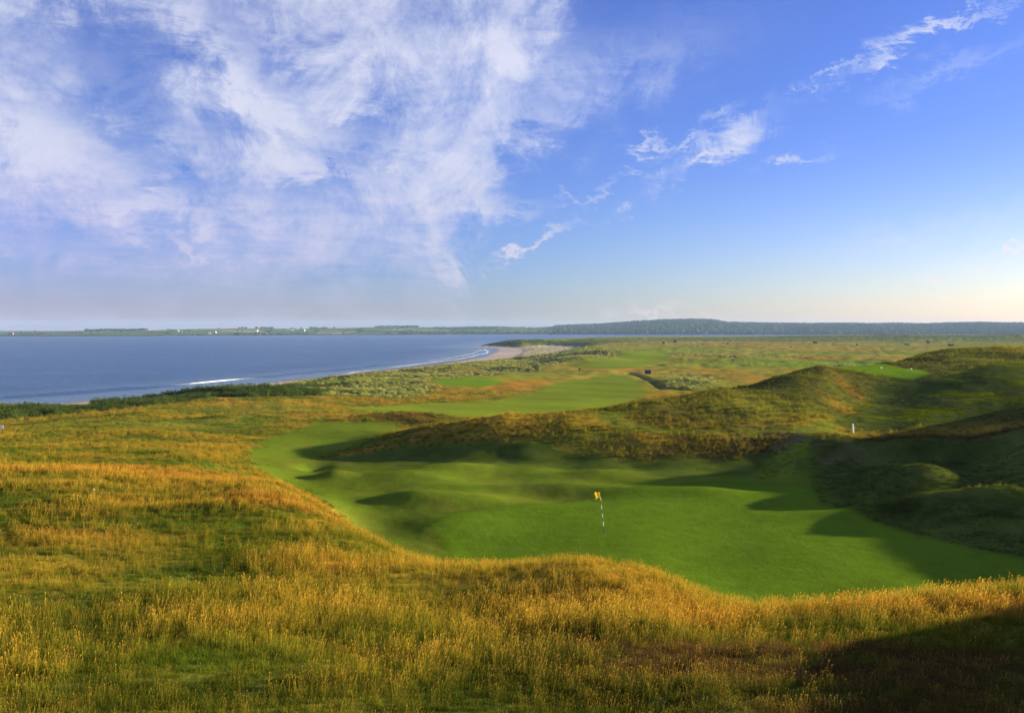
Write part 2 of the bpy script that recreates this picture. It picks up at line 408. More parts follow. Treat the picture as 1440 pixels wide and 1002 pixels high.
print("control points", _n)

# ------------------------------------------------------------------ what grows where (world polygons)
GREEN = PZ(15.9, (604, 742), (640, 722), (720, 712), (800, 700), (900, 690), (1010, 676), (1110, 678), (1140, 687), (1157, 712), (1221, 736), (1341, 769), (1440, 799), (1500, 850), (1100, 900), (800, 850), (640, 790))
APRON = PZ(15.6, (345, 640), (395, 622), (420, 640), (500, 628), (600, 632), (700, 638), (800, 644), (900, 652), (1010, 652), (1090, 648), (1130, 640), (1160, 646), (1300, 650), (1500, 652), (1700, 800), (1600, 950), (1000, 920), (690, 830), (560, 800), (480, 748), (412, 694), (360, 672))
LINK = [W2(345, 640, 15.6), W2(372, 618, 14.4), W2(425, 600, 13.3), W2(450, 592, 12.8), W2(545, 592, 12.6), W2(575, 600, 13.2), W2(530, 618, 14.5), W2(470, 632, 15), W2(430, 646, 15.4), W2(520, 655, 15.5), W2(400, 665, 15.7)]
FAIRWAY = PZ(8.6, (480, 590), (537, 583), (600, 574), (640, 569), (690, 563), (759, 547), (775, 539), (800, 533), (868, 525), (884, 529), (898, 537), (909, 545), (905, 553), (889, 562), (840, 572), (780, 580), (740, 592), (640, 600), (560, 600))
SMALLGREEN = PZ(9.6, (607, 534.5), (630, 531.8), (668, 530.2), (700, 533), (708, 536), (680, 540), (640, 540.5), (618, 538.5))
FARFAIR = PZ(8, (803, 513), (840, 510), (868, 505), (880, 497), (902, 493.5), (925, 495.5), (941, 498), (943, 503), (935, 507), (905, 515), (864, 519.5), (820, 518))
FAR2 = PZ(8, (1068, 509), (1090, 507), (1140, 508), (1150, 513), (1130, 516), (1110, 512))
FAR3 = PZ(7.5, (1080, 507), (1120, 505.5), (1200, 505), (1260, 507), (1240, 510), (1130, 509.5))
FAR4 = PZ(7.5, (900, 488), (960, 486.5), (1060, 488.5), (1060, 490.5), (960, 491)); FAR5 = PZ(7.3, (1060, 497), (1150, 495), (1300, 496), (1300, 498.5), (1150, 499)); FAR6 = PZ(7.3, (1100, 487), (1250, 486), (1400, 486.5), (1400, 488), (1240, 488.5))
TEE = PZ(20.0, (1166, 514.5), (1200, 511.5), (1235, 511.5), (1265, 516), (1290, 519), (1312, 523.5), (1284, 525.5), (1213, 523), (1180, 518))
BANKSHADE = PZ(15.8, (440, 642), (540, 616), (620, 620), (760, 626), (900, 638), (1120, 636), (1130, 655), (1080, 664), (950, 667), (880, 663), (800, 655), (640, 649), (520, 650))  # bank below the mid ridge that gets its shade through the colour
SLOPE = [at_d(1227, 531, 110)[:2], at_d(1250, 526, 113)[:2], at_d(1336, 525, 112)[:2], at_d(1383, 515, 120)[:2], at_d(1500, 511, 125)[:2], at_d(1520, 560, 92)[:2], at_d(1440, 578, 86)[:2], at_d(1383, 587, 80)[:2],
         at_d(1265, 601, 77)[:2], at_d(1201, 609, 76.5)[:2], at_d(1161, 606, 77.5)[:2], at_d(1199, 582, 87)[:2], at_d(1222, 553, 100)[:2]]
PATHS = [[at_d(*q)[:2] for q in [(1170, 612, 74), (1080, 608, 72.5), (1000, 606, 72.5), (920, 602, 73.5), (875, 596, 75), (856, 585, 78), (858, 575, 81)]],
         [at_d(*q)[:2] for q in [(1165, 607, 77.5), (1130, 622, 72), (1110, 645, 66.5), (1090, 668, 59.5)]]]
MARRAM = [PZ(8.5, (440, 548), (520, 533), (600, 521), (690, 513), (760, 504), (815, 494), (860, 489), (905, 494), (890, 502), (840, 506), (790, 512), (700, 524), (600, 535), (610, 552), (560, 566), (440, 566), (400, 562)),
          PZ(8, (925, 535), (960, 526), (1000, 530), (1010, 545), (975, 547), (940, 545))]
GORSE = [PZ(10.5, (-300, 612), (0, 603), (60, 598), (140, 590), (230, 576), (320, 565), (430, 560), (450, 548), (380, 543), (240, 552), (100, 566), (0, 573), (-300, 590)), ]
SAND = PZ(2.0, (660, 509), (700, 506), (745, 503), (780, 499), (806, 494), (818, 487), (770, 485), (718, 488.5), (688, 490), (676, 497), (655, 506))
DIRT = [W2(1120, 640, 15.9)]

def srgb(r, g, b):
    f = lambda c: ((c / 255 + 0.055) / 1.055) ** 2.4 if c > 10 else c / 255 / 12.92
    return np.array([f(r), f(g), f(b)])
C_GREEN = np.array([.098, .168, .010]); C_FAIR = np.array([.165, .225, .016]); C_APRON = np.array([.112, .165, .012])
C_ROUGH = np.array([.165, .170, .022]); C_GOLD = np.array([.320, .195, .022]); C_ORANGE = np.array([.37, .160, .022])
C_OLIVE = np.array([.085, .090, .018]); C_MARRAM = np.array([.33, .31, .085]); C_GORSE = np.array([.030, .060, .012])
C_HEATH = np.array([.055, .036, .012]); C_SAND = np.array([.48, .39, .29]); C_LUSH = np.array([.085, .130, .012])
C_DIRT = np.array([.14, .095, .055]); C_DARKG = np.array([.050, .085, .012]); C_SOIL = np.array([.045, .030, .018])

# patches of differing growth in the rough: (px, py, distance, rx px, ry px, colour, strength)
PATCH = [(200, 672, 42, 330, 13, C_ORANGE, .95), (60, 658, 45, 160, 8, C_ORANGE, .8), (400, 706, 33, 90, 22, C_ORANGE, .9), (250, 716, 32, 120, 14, C_ORANGE, .75), (120, 770, 24, 180, 28, C_ORANGE, .5),
         (30, 690, 36, 60, 14, C_LUSH, .55), (220, 688, 36, 70, 8, C_LUSH, .5), (300, 645, 52, 110, 6, C_LUSH, .6), (90, 685, 37, 60, 10, C_LUSH, .35), (330, 740, 26, 110, 16, C_LUSH, .5),
         (60, 850, 16, 90, 35, C_DARKG, .8), (30, 890, 14, 60, 40, C_DARKG, .6), (130, 730, 28, 120, 7, C_HEATH, .6), (90, 760, 25, 80, 6, C_HEATH, .5),
         (300, 930, 12, 180, 70, C_LUSH, 1.1), (420, 900, 13.5, 100, 30, C_LUSH, .8), (560, 900, 13.8, 90, 26, C_LUSH, .6), (250, 985, 10, 120, 30, C_DARKG, .7), (80, 975, 10, 120, 30, C_DARKG, .75), (520, 960, 11, 140, 40, C_LUSH, .45), (450, 1000, 9.5, 200, 20, C_DARKG, .7),
         (260, 810, 19.5, 110, 16, C_OLIVE, .5), (640, 835, 19, 90, 20, C_LUSH, .5), (560, 780, 24.5, 60, 14, C_LUSH, .7), (520, 765, 27, 50, 12, C_LUSH, .8), (470, 775, 25, 60, 14, C_LUSH, .5), (850, 860, 17, 80, 16, C_LUSH, .4),
         (250, 840, 18, 200, 22, C_GOLD, .7), (120, 900, 14, 110, 22, C_GOLD, .5), (640, 800, 23.5, 90, 9, C_GOLD, .9), (820, 795, 22, 120, 10, C_GOLD, .8), (900, 840, 18.5, 120, 16, C_GOLD, .5),
         (1000, 880, 16.5, 120, 12, C_ORANGE, .7), (1180, 868, 18, 180, 9, C_ORANGE, .8), (1400, 872, 16.5, 120, 10, C_ORANGE, .8), (1050, 850, 19.4, 60, 12, C_GOLD, .7), (1300, 835, 20, 200, 9, C_GOLD, .7), (1100, 905, 14.5, 110, 9, C_LUSH, .4),
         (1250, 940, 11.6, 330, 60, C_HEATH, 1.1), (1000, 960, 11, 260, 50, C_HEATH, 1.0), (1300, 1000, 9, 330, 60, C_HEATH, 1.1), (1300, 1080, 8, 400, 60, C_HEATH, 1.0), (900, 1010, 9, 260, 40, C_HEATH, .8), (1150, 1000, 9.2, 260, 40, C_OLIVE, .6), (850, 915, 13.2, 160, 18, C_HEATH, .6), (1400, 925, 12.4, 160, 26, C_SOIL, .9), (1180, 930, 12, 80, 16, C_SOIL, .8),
         (920, 965, 10.6, 70, 10, C_LUSH, .5), (1080, 948, 11.3, 50, 5, C_LUSH, .6), (700, 940, 12, 100, 20, C_OLIVE, .6), (1300, 990, 9.4, 60, 12, C_LUSH, .6), (740, 985, 9.8, 80, 12, C_LUSH, .5),
         # right-hand dunes
         (760, 590, 77, 170, 7, C_GOLD, .9), (640, 598, 79, 60, 6, C_GOLD, .9), (950, 560, 88, 150, 6, C_GOLD, .5), (1216, 553, 98, 9, 9, C_ORANGE, .7), (1196, 577, 87, 13, 9, C_ORANGE, .7), (1170, 597, 79, 18, 5, C_GOLD, .7), (1100, 600, 76, 140, 8, C_GOLD, .35), (1000, 614, 70.5, 170, 5, C_GOLD, .5), (1300, 602, 74, 180, 6, C_GOLD, .75),
         (1420, 596, 73, 60, 7, C_GOLD, .8), (1060, 575, 85, 130, 16, C_ROUGH, .6), (1180, 520, 110, 40, 8, C_HEATH, .5), (1410, 698, 45.5, 40, 9, C_GOLD, 1.0), (1150, 600, 78, 60, 6, C_GOLD, .5), (960, 585, 79, 80, 10, C_HEATH, .45), (750, 620, 70, 150, 12, C_OLIVE, .6),
         (1300, 498, 165, 100, 6, C_ROUGH, .5), (1400, 489, 168, 60, 4, C_GOLD, .5),
         # middle distance
         (100, 620, 75, 160, 14, C_GOLD, .45), (330, 608, 100, 80, 5, C_HEATH, .6), (35, 628, 70, 30, 4, C_HEATH, .5), (160, 625, 70, 40, 4, C_DARKG, .5), (470, 575, 160, 60, 5, C_GOLD, .8), (520, 566, 180, 80, 4, C_GOLD, .5), (370, 578, 150, 70, 12, C_ROUGH * 1.15, .6), (200, 600, 105, 180, 14, C_ROUGH * 1.1, .75), (60, 625, 72, 120, 8, C_ROUGH, .5), (680, 552, 250, 60, 5, C_ORANGE, .8), (720, 545, 265, 60, 4, C_ORANGE, .8),
         (760, 540, 275, 30, 3, C_ORANGE, .7), (600, 560, 215, 50, 5, C_GOLD, .6), (590, 590, 122, 60, 6, C_HEATH, .8), (450, 590, 130, 20, 4, C_LUSH, .8), (1010, 522, 360, 60, 5, C_ORANGE, .6), (1060, 528, 300, 50, 6, C_ORANGE, .7), (900, 548, 250, 16, 8, C_GOLD, .9),
         (1120, 520, 370, 30, 3, C_ORANGE, .6), (880, 520, 370, 50, 2.5, C_ORANGE, .7), (1020, 500, 560, 60, 2, C_HEATH, .7), (1090, 483, 980, 150, 1.6, C_ORANGE, .8), (980, 482, 1000, 60, 1.6, C_ORANGE, .7), (1150, 502, 520, 130, 1.6, C_ORANGE, .8), (1230, 491, 720, 160, 1.5, C_ORANGE, .7), (870, 483.5, 950, 70, 1, C_ORANGE, .6),
         (700, 487, 1150, 60, 3, C_GORSE, 1.1), (770, 484, 1250, 90, 3, C_GORSE, 1.1), (830, 481, 1150, 90, 1.5, C_DARKG, .7), (1300, 473, 1700, 300, 5, C_DARKG, 1.1), (1300, 632, 69, 200, 9, C_HEATH, .9), (1450, 632, 69, 120, 9, C_HEATH, .9), (1000, 476, 1500, 200, 2.5, C_DARKG, .8), (1010, 478, 1300, 140, 1.0, C_DARKG, .6)]
PW = []
for px, py, d, rx, ry, c, s_ in PATCH:
    p = at_d(px, py, d); dep = (py - HORIZON) / F
    PW.append((p[0], p[1], rx * d / F, max(ry / F / dep * d * 0.9, 0.8), c, s_))

PW.append((5.4, 9.8, 4.6, 4.0, C_HEATH, 1.3)); PW.append((2.6, 9.6, 2.2, 2.6, C_HEATH, .9)); PW.append((4.2, 13.0, 3.0, 1.3, C_HEATH, .8)); PW.append((3.2, 9.2, .9, .5, C_LUSH, .9)); PW.append((6.0, 8.8, .8, .6, C_LUSH, .8)); PW.append((1.9, 10.2, .8, .5, C_OLIVE, .8)); PW.append((4.6, 11.6, 1.0, .4, C_LUSH, .8)); PW.append((7.4, 10.4, 1.3, .9, C_SOIL, .9)); PW.append((5.0, 10.6, .8, .6, C_SOIL, .8))
PW.append((-4.5, 8.6, 3.0, 1.2, C_DARKG, .8)); PW.append((0, 8.6, 2.5, 1.0, C_DARKG, .7)); PW.append((-6.8, 13.5, 1.4, 2.2, C_DARKG, .8))
def growth(x, y, sdv, z):
    """returns ground colour, tip colour, and masks of each kind of growth"""
    r = np.hypot(x, y)
    wob = fbm(x, y, 3.0, 3, 5) * 0.25
    wobF = np.where(r > 120, fbm(x, y, 25, 3, 6) * np.clip(r / 100, 0, 6) * .4, wob)
    def m(poly, w=0.25, wb=None, soft=None):
        return sm(sdist(x, y, poly) + (wob if wb is None else wb), -w, w)
    green = m(GREEN, .18, wob * .1)
    apron = np.maximum(m(APRON, .5, wob * 2.6), m(LINK, .6, wob * 2))
    fair = np.maximum(m(FAIRWAY, 1.2, wobF), m(FARFAIR, 3, wobF))
    for q in (FAR2, FAR3, FAR4, FAR5, FAR6): fair = np.maximum(fair, m(q, 3, wobF))
    sgreen = np.maximum(m(SMALLGREEN, 1, wobF * .3), m(TEE, .4, wob * .3))
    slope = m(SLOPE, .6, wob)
    path = np.zeros_like(x)
    for q in PATHS: path = np.maximum(path, 1 - sm(dseg(x, y, q) + wob * 1.5, .7, 1.5))
    marram = np.zeros_like(x)
    for q in MARRAM: marram = np.maximum(marram, sm(sdist(x, y, q) + fbm(x, y, 20, 3, 9) * 6, -5, 5))
    gorse = np.zeros_like(x)
    for q in GORSE: gorse = np.maximum(gorse, sm(sdist(x, y, q) + fbm(x, y, 16, 3, 12) * 7, -2, 3))
    dune = (1 - sm(sdv, 60, 140)) * sm(sdv, 34, 50) * sm(y, 260, 340) * (1 - sm(y, 1120, 1200))
    marram = np.maximum(marram, dune * .85)
    marram = np.maximum(marram, sm(r, 330, 460) * (1 - sm(r, 560, 700)) * sm(fbm(x, y, 60, 3, 77), .1, .5) * .7)
    mown = np.clip(np.maximum.reduce([green, apron, fair, sgreen]), 0, 1)
    # base colour of the rough
    n1 = fbm(x, y, 4.0, 4, 21)[..., None]; n2 = fbm(x, y, 14.0, 3, 22)[..., None]; n3 = fbm(x, y * 2.4, 120.0, 4, 23)[..., None]
    n4 = fbm(x, y, 1.1, 3, 24)[..., None]
    far = sm(r, 200, 330)[..., None]
    mid = sm(r, 45, 70)[..., None]
    col = C_ROUGH + 0 * n1
    tint = C_GOLD
    n5 = fbm(x, y, 7.0, 4, 29)[..., None]
    g = np.clip(.46 + .75 * n1 + .35 * n2, 0, 1)
    col = C_LUSH * .9 * (1 - g) + C_GOLD * g
    g = sm(n5 + .4 * n4, .15, .75) * .75
    col = col * (1 - g) + C_DARKG * g
    g = sm(-n5 + .3 * n4, .35, .9) * .6
    col = col * (1 - g * .65) + C_ORANGE * g * .65
    right = (sm(x - y * .05, 2, 14) * sm(r, 50, 66) * (1 - sm(r, 180, 240)))[..., None]
    rc = C_OLIVE * .85 + (C_ROUGH * .85 - C_OLIVE * .85) * np.clip(.25 + .7 * n1 + .4 * n2, 0, 1)
    rc = rc + (C_HEATH - rc) * np.clip(.15 + .7 * n2 - .3 * n1, 0, .7)
    col = col * (1 - right) + rc * right
    fc = C_ROUGH * 1.05 + (C_GOLD * np.array([.80, .95, 1.2]) - C_ROUGH) * sm(n3, -.25, .6) 
    fc = fc + (C_FAIR * .8 - fc) * sm(fbm(x, y * 3, 180.0, 3, 28), -.05, .4)[..., None] * .8
    fc = fc * 1.25 + (C_DARKG - fc) * sm(fbm(x, y * 2, 45.0, 4, 26), .38, .7)[..., None] * .5
    col = col * (1 - far) + fc * far
    hmask = np.zeros_like(x)
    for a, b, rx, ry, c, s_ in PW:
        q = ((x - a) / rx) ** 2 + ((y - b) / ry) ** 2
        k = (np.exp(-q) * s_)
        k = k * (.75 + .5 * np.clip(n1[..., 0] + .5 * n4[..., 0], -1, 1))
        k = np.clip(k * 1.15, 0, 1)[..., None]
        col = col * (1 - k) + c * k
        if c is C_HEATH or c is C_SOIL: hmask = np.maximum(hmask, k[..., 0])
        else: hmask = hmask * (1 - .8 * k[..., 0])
    tip = col.copy()
    L = lambda a, b, k: a * (1 - k[..., None]) + b * k[..., None]
    mc = C_MARRAM * (.62 + .25 * n4) ; col = L(col, mc * np.array([.55, .7, .6]) + .0, marram * .85)
    col = L(col, C_GORSE + 0 * col, gorse)
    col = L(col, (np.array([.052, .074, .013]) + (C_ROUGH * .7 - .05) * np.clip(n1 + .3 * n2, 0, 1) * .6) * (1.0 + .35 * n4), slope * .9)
    col = L(col, (C_APRON + (C_ROUGH * .75 - C_APRON) * np.clip(.15 + .4 * n1 + .45 * n4, 0, .7)) * (1 + .12 * n2), apron)
    bshade = apron * m(BANKSHADE, 1.6, wob * 5)
    col = L(col, np.array([.055, .078, .013]) * (1.0 + .4 * n1 + .35 * n4), bshade * .8)  # short rough of the bank, ridge shade put into its darker olive
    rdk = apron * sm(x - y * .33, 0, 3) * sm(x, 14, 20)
    col = L(col, np.array([.056, .074, .014]) * (1.0 + .45 * n1 + .4 * n4), rdk * .9)  # short rough right of the green, colour also darkened for the shade there
    stripe = (.95 + .09 * sm(np.sin((x * .35 + y * .94 + 6 * fbm(x, y, 60, 2, 34)) * 2 * np.pi / 21.0), -.5, .5) + .10 * fbm(x, y * 2, 30, 4, 35))[..., None]
    col = L(col, C_FAIR * stripe + (C_ROUGH - C_FAIR) * np.clip(.1 + .3 * n2, 0, .4), fair)
    col = L(col, C_GREEN * 1.35 * (1 + .05 * n2), sgreen)
    col = L(col, C_GREEN * (1 + .10 * n2 + .05 * n4), green)
    ring = np.exp(-(sdist(x, y, GREEN) / .35) ** 2) * (green < 1.1)
    col = L(col, col * .82, ring)
    col = L(col, C_APRON * 1.1 + (C_ROUGH - C_APRON) * .4 + 0 * col, path * .8)
    dirt = np.exp(-(((x - DIRT[0][0]) / 3.5) ** 2 + ((y - DIRT[0][1]) / 5.0) ** 2)) * sm(n4[..., 0] + n1[..., 0], -.5, .4)
    col = L(col, C_DIRT + 0 * col, np.clip(dirt * 1.0, 0, .8))
    dn = dseg(x, y, DITCH); col = L(col, C_SOIL + 0 * col, np.exp(-(dn / 1.6) ** 2) * .6)
    sand = (1 - sm(sdv + fbm(x, y, 18, 3, 31) * 6, 34, 46)) * (1 - sm(y, 1195, 1230) * sm(x, -140, -60))
    sp = sm(sdist(x, y, SAND), -4, 6); sand = np.maximum(sand, sp) * (1 - sm(z, 1.65, 2.0) * (y > 850))
    rock = sm(y, 1195, 1230) * sm(x, -140, -60) * (1 - sm(sdv, 14, 30)) * (sdv > -30)
    wet = 1 - sm(sdv, 3, 14)
    col = L(col, C_SAND * (1 + .10 * n3 + .06 * n2) , sand)
    col = L(col, C_SAND * .42, sand * wet)
    col = L(col, np.array([.030, .028, .020]) + 0 * col, rock)
    return np.clip(col, .004, .9), dict(mown=mown, green=green, apron=apron, slope=slope, marram=marram, gorse=gorse, sand=sand, rock=rock, path=path, rdk=rdk, fair=fair, heath=hmask)

def masks_light(x, y):
    wob = fbm(x, y, 3.0, 3, 5) * 0.25
    m = np.zeros_like(x)
    for q, w in ((GREEN, 1.2), (APRON, 1.5), (LINK, 2), (FAIRWAY, 5), (FARFAIR, 10), (SMALLGREEN, 5), (TEE, 1.2), (SLOPE, 2)):
        m = np.maximum(m, sm(sdist(x, y, q), -w, w * .5))
    return m
def surface(x, y, want_mask=False):
    x = np.asarray(x, float); y = np.asarray(y, float)
    r = np.hypot(x, y)
    z = height0(x, y)
    sdv = sdist(x, y, SHORE)
    sp = sm(sdist(x, y, SAND), -6, 10); z = z * (1 - sp) + np.minimum(z, 1.9) * sp
    m = masks_light(x, y)
    rough = 1 - m * .93
    amp = .05 + .10 * sm(r, 40, 120) + .25 * sm(r, 150, 400)
    z = z + rough * (amp * fbm(x, y, 9 , 3, 41) * 1.1 + .10 * np.abs(fbm(x, y, 1.5, 3, 48)) * (1 - sm(r, 14, 20)) * sm(x, -1, 2) + (.06 + .03 * sm(r, 58, 80)) * fbm(x, y, 1.9, 2, 42) * (r < 260))
    z = z + (1 - rough) * .05 * fbm(x, y, 7, 2, 43) * (1 - .6 * sm(sdist(x, y, GREEN), 0, 2)) + (1 - rough) * (1 - sm(sdist(x, y, GREEN), -.5, .5)) * (.035 * fbm(x, y, 2.6, 2, 46) + .008 * fbm(x, y, .7, 2, 47)) * (r < 160)
    mar = np.zeros_like(x)
    for q in MARRAM: mar = np.maximum(mar, sm(sdist(x, y, q), -8, 8))
    dune = (1 - sm(sdv, 60, 140)) * sm(sdv, 34, 50) * sm(y, 240, 320) * (y < 1300)
    mar = np.maximum(mar, dune)
    mar = np.maximum(mar, sm(r, 330, 460) * .5 * (1 - sm(r, 1300, 1700)))
    z = z + mar * rough * (1.0 * fbm(x, y, 26, 3, 44) + .5 * np.abs(fbm(x, y, 7, 2, 45)) - .3)
    sp = sm(sdist(x, y, SAND), -22, 8); z = z * (1 - sp) + np.minimum(z, 1.35 + .15 * fbm(x, y, 20, 2, 49)) * sp
    z = np.where(sdv < 260, coast(x, y, z, sdv), z)
    return (z, sdv)

def mesh_obj(name, V, Fc, mat, parent=None, smooth=False):
    me = bpy.data.meshes.new(name)
    V = np.asarray(V, dtype=np.float32); 
    if isinstance(Fc, np.ndarray):
        n, k = Fc.shape
        me.vertices.add(len(V)); me.vertices.foreach_set("co", V.ravel())
        me.loops.add(n * k); me.loops.foreach_set("vertex_index", Fc.astype(np.int32).ravel())
        me.polygons.add(n); me.polygons.foreach_set("loop_start", np.arange(0, n * k, k, dtype=np.int32))
        me.polygons.foreach_set("loop_total", np.full(n, k, dtype=np.int32))
        me.update(calc_edges=True)
    else:
        me.from_pydata([tuple(map(float, v)) for v in V], [], Fc)
    if smooth:
        me.polygons.foreach_set("use_smooth", np.ones(len(me.polygons), bool))
    if mat: me.materials.append(mat)
    o = bpy.data.objects.new(name, me); COL.objects.link(o)
    if parent: o.parent = parent
    return o
def setcol(o, name, rgb):
    a = o.data.color_attributes.new(name, 'FLOAT_COLOR', 'POINT')
    q = np.ones((len(rgb), 4), np.float32); q[:, :3] = rgb
    a.data.foreach_set("color", q.ravel())
def setfloat(o, name, v):
    a = o.data.attributes.new(name, 'FLOAT', 'POINT'); a.data.foreach_set("value", np.asarray(v, np.float32))

def material(name):
    m = bpy.data.materials.new(name); m.use_nodes = True
    t = NT(m.node_tree); t.n.clear()
    return m, t
def simple(name, color, rough=.6, metallic=0.0, noise=0.0, scale=20):
    m, t = material(name)
    p = t.new('ShaderNodeBsdfPrincipled'); o = t.new('ShaderNodeOutputMaterial')
    c = color
    if noise:
        g = t.new('ShaderNodeNewGeometry')
        n = t.noise(g.outputs['Position'], scale, 4)
        c = t.mix(t.remap(n, .3, .7, 0, 1), tuple(q * (1 - noise) for q in color), tuple(min(1, q * (1 + noise)) for q in color))
    t.put(p.inputs['Base Color'], c); p.inputs['Roughness'].default_value = rough; p.inputs['Metallic'].default_value = metallic
    t.l.new(p.outputs[0], o.inputs[0])
    return m

# ground material: vegetation colour map x fine turf grain
gm, t = material("turf_and_sand")
g = t.new('ShaderNodeNewGeometry'); at = t.new('ShaderNodeAttribute', attribute_name="growth"); am = t.new('ShaderNodeAttribute', attribute_name="mown")
pos = g.outputs['Position']
nf = t.noise(pos, 9.0, 6, .7); nm = t.noise(pos, 1.3, 5, .65); nl = t.noise(pos, .22, 4, .6)
v = t.m('ADD', t.m('MULTIPLY', t.remap(nf, .3, .7, -.5, .5), .55), t.m('MULTIPLY', t.remap(nm, .3, .7, -.5, .5), .45))
v = t.m('ADD', v, t.m('MULTIPLY', t.remap(nl, .3, .7, -.5, .5), .25))
amp = t.remap(am.outputs['Fac'], 0, 1, .95, .50)
mul = t.m('ADD', t.m('MULTIPLY', v, amp), 1.0)
cc = t.new('ShaderNodeVectorMath', operation='SCALE'); t.put(cc.inputs[0], at.outputs['Color']); t.put(cc.inputs['Scale'], mul)
bs = t.new('ShaderNodeBsdfDiffuse'); t.put(bs.inputs[0], cc.outputs[0])
bp = t.new('ShaderNodeBump'); bp.inputs['Distance'].default_value = .15
t.put(bp.inputs['Height'], t.m('ADD', t.m('MULTIPLY', nf, .35), nm)); t.put(bp.inputs['Strength'], t.remap(am.outputs['Fac'], 0, 1, .8, .35)); t.l.new(bp.outputs[0], bs.inputs['Normal'])
o_ = t.new('ShaderNodeOutputMaterial'); t.l.new(bs.outputs[0], o_.inputs[0])
GROUND_MAT = gm

# one sheet of ground, finer where the eye is close
def make_ground():
    rr = [0.6]
    while rr[-1] < 2900:
        q = math.log(rr[-1]); st = np.interp(q, [0, math.log(60), math.log(500), math.log(3000)], [.011, .0085, .014, .03]); rr.append(rr[-1] * (1 + st))
    rr = np.array([0.02, 0.3] + rr)
    th = np.concatenate([np.linspace(-180, -42, 130, endpoint=False), np.linspace(-42, -33, 90, endpoint=False), np.linspace(-33, 33, 1000, endpoint=False), np.linspace(33, 42, 90, endpoint=False), np.linspace(42, 180, 130, endpoint=False)])
    th = np.radians(th)
    nr, nt = len(rr), len(th)
    X = rr[:, None] * np.sin(th)[None]; Y = rr[:, None] * np.cos(th)[None]
    x, y = X.ravel(), Y.ravel()
    z, sdv = surface(x, y)
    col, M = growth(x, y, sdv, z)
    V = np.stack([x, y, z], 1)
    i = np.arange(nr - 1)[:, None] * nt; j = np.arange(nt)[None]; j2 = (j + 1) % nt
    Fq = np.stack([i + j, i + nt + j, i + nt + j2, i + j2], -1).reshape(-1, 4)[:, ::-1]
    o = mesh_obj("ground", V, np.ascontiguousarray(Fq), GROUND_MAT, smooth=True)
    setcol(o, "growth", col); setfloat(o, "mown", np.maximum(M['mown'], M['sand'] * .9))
    tag(o, kind='structure')
    print("ground verts", len(V))
    return o
ground = make_ground()

# ------------------------------------------------------------------ sea
wm, t = material("sea_water")
g = t.new('ShaderNodeNewGeometry'); at = t.new('ShaderNodeAttribute', attribute_name="shallow")
pos = g.outputs['Position']
n1 = t.noise(t.vm('MULTIPLY', pos, (.10, .22, .1)), 1.0, 6, .65); n2 = t.noise(pos, .9, 5, .6); n3 = t.noise(t.vm('MULTIPLY', pos, (.006, .02, .01)), 1.0, 4, .6)
p = t.new('ShaderNodeBsdfPrincipled')
n4 = t.noise(t.vm('MULTIPLY', pos, (.05, .10, .1)), 1.0, 5, .7)
deep = t.mix(t.remap(t.m('ADD', t.m('MULTIPLY', n3, .5), t.m('MULTIPLY', n4, .5)), .38, .62, 0, 1), (.012, .062, .165), (.032, .120, .270))
t.put(p.inputs['Base Color'], t.mix(at.outputs['Fac'], deep, (.12, .20, .29)))
p.inputs['Roughness'].default_value = .32; p.inputs['IOR'].default_value = 1.33; p.inputs['Specular IOR Level'].default_value = .35
bp = t.new('ShaderNodeBump'); bp.inputs['Distance'].default_value = 3.0; bp.inputs['Strength'].default_value = .9
t.put(bp.inputs['Height'], t.m('ADD', n1, t.m('MULTIPLY', n2, .25))); t.l.new(bp.outputs[0], p.inputs['Normal'])
o_ = t.new('ShaderNodeOutputMaterial'); t.l.new(p.outputs[0], o_.inputs[0])
def make_sea():
    xs = np.concatenate([np.linspace(-9000, -700, 12, endpoint=False), np.linspace(-700, 300, 130), np.linspace(400, 9000, 12)])
    ys = np.concatenate([np.linspace(-500, 150, 8, endpoint=False), np.linspace(150, 1400, 240), np.linspace(1500, 9000, 20)])
    X, Y = np.meshgrid(xs, ys); x, y = X.ravel(), Y.ravel()
    sdv = sdist(x, y, SHORE)
    sh = sm(sdv, -70, -6) * .9
    nx = len(xs); i = np.arange(len(ys) - 1)[:, None] * nx; j = np.arange(nx - 1)[None]
    Fq = np.stack([i + j, i + j + 1, i + nx + j + 1, i + nx + j], -1).reshape(-1, 4)
    o = mesh_obj("sea", np.stack([x, y, 0 * x], 1), Fq, wm, smooth=True)
    setfloat(o, "shallow", sh); tag(o, kind='structure')
make_sea()

# ------------------------------------------------------------------ far shore across the bay
fm, t = material("far_fields")
g = t.new('ShaderNodeNewGeometry'); pos = g.outputs['Position']
wv = t.vm('ADD', t.vm('MULTIPLY', pos, (1 / 190, 1 / 330, 0.0)), (0.3, 0.1, 0))
vo = t.new('ShaderNodeTexVoronoi', feature='F1'); t.put(vo.inputs['Vector'], wv); vo.inputs['Scale'].default_value = 1.0; vo.inputs['Randomness'].default_value = .8
ve = t.new('ShaderNodeTexVoronoi', feature='DISTANCE_TO_EDGE'); t.put(ve.inputs['Vector'], wv); ve.inputs['Scale'].default_value = 1.0; ve.inputs['Randomness'].default_value = .8
sp_ = t.new('ShaderNodeSeparateColor'); t.l.new(vo.outputs['Color'], sp_.inputs[0])
fc_ = t.ramp(sp_.outputs[0], [(0, (.08, .18, .03)), (.35, (.11, .22, .035)), (.55, (.15, .22, .04)), (.72, (.07, .15, .03)), (.84, (.38, .30, .12)), (1, (.09, .19, .03))])
fc_ = t.mix(t.remap(ve.outputs[0], .03, .06, 1, 0), fc_, (.02, .035, .012))
fc_ = t.mix(t.remap(t.noise(pos, .02, 4, .6), .35, .7, 0, .45), fc_, (.04, .06, .02))
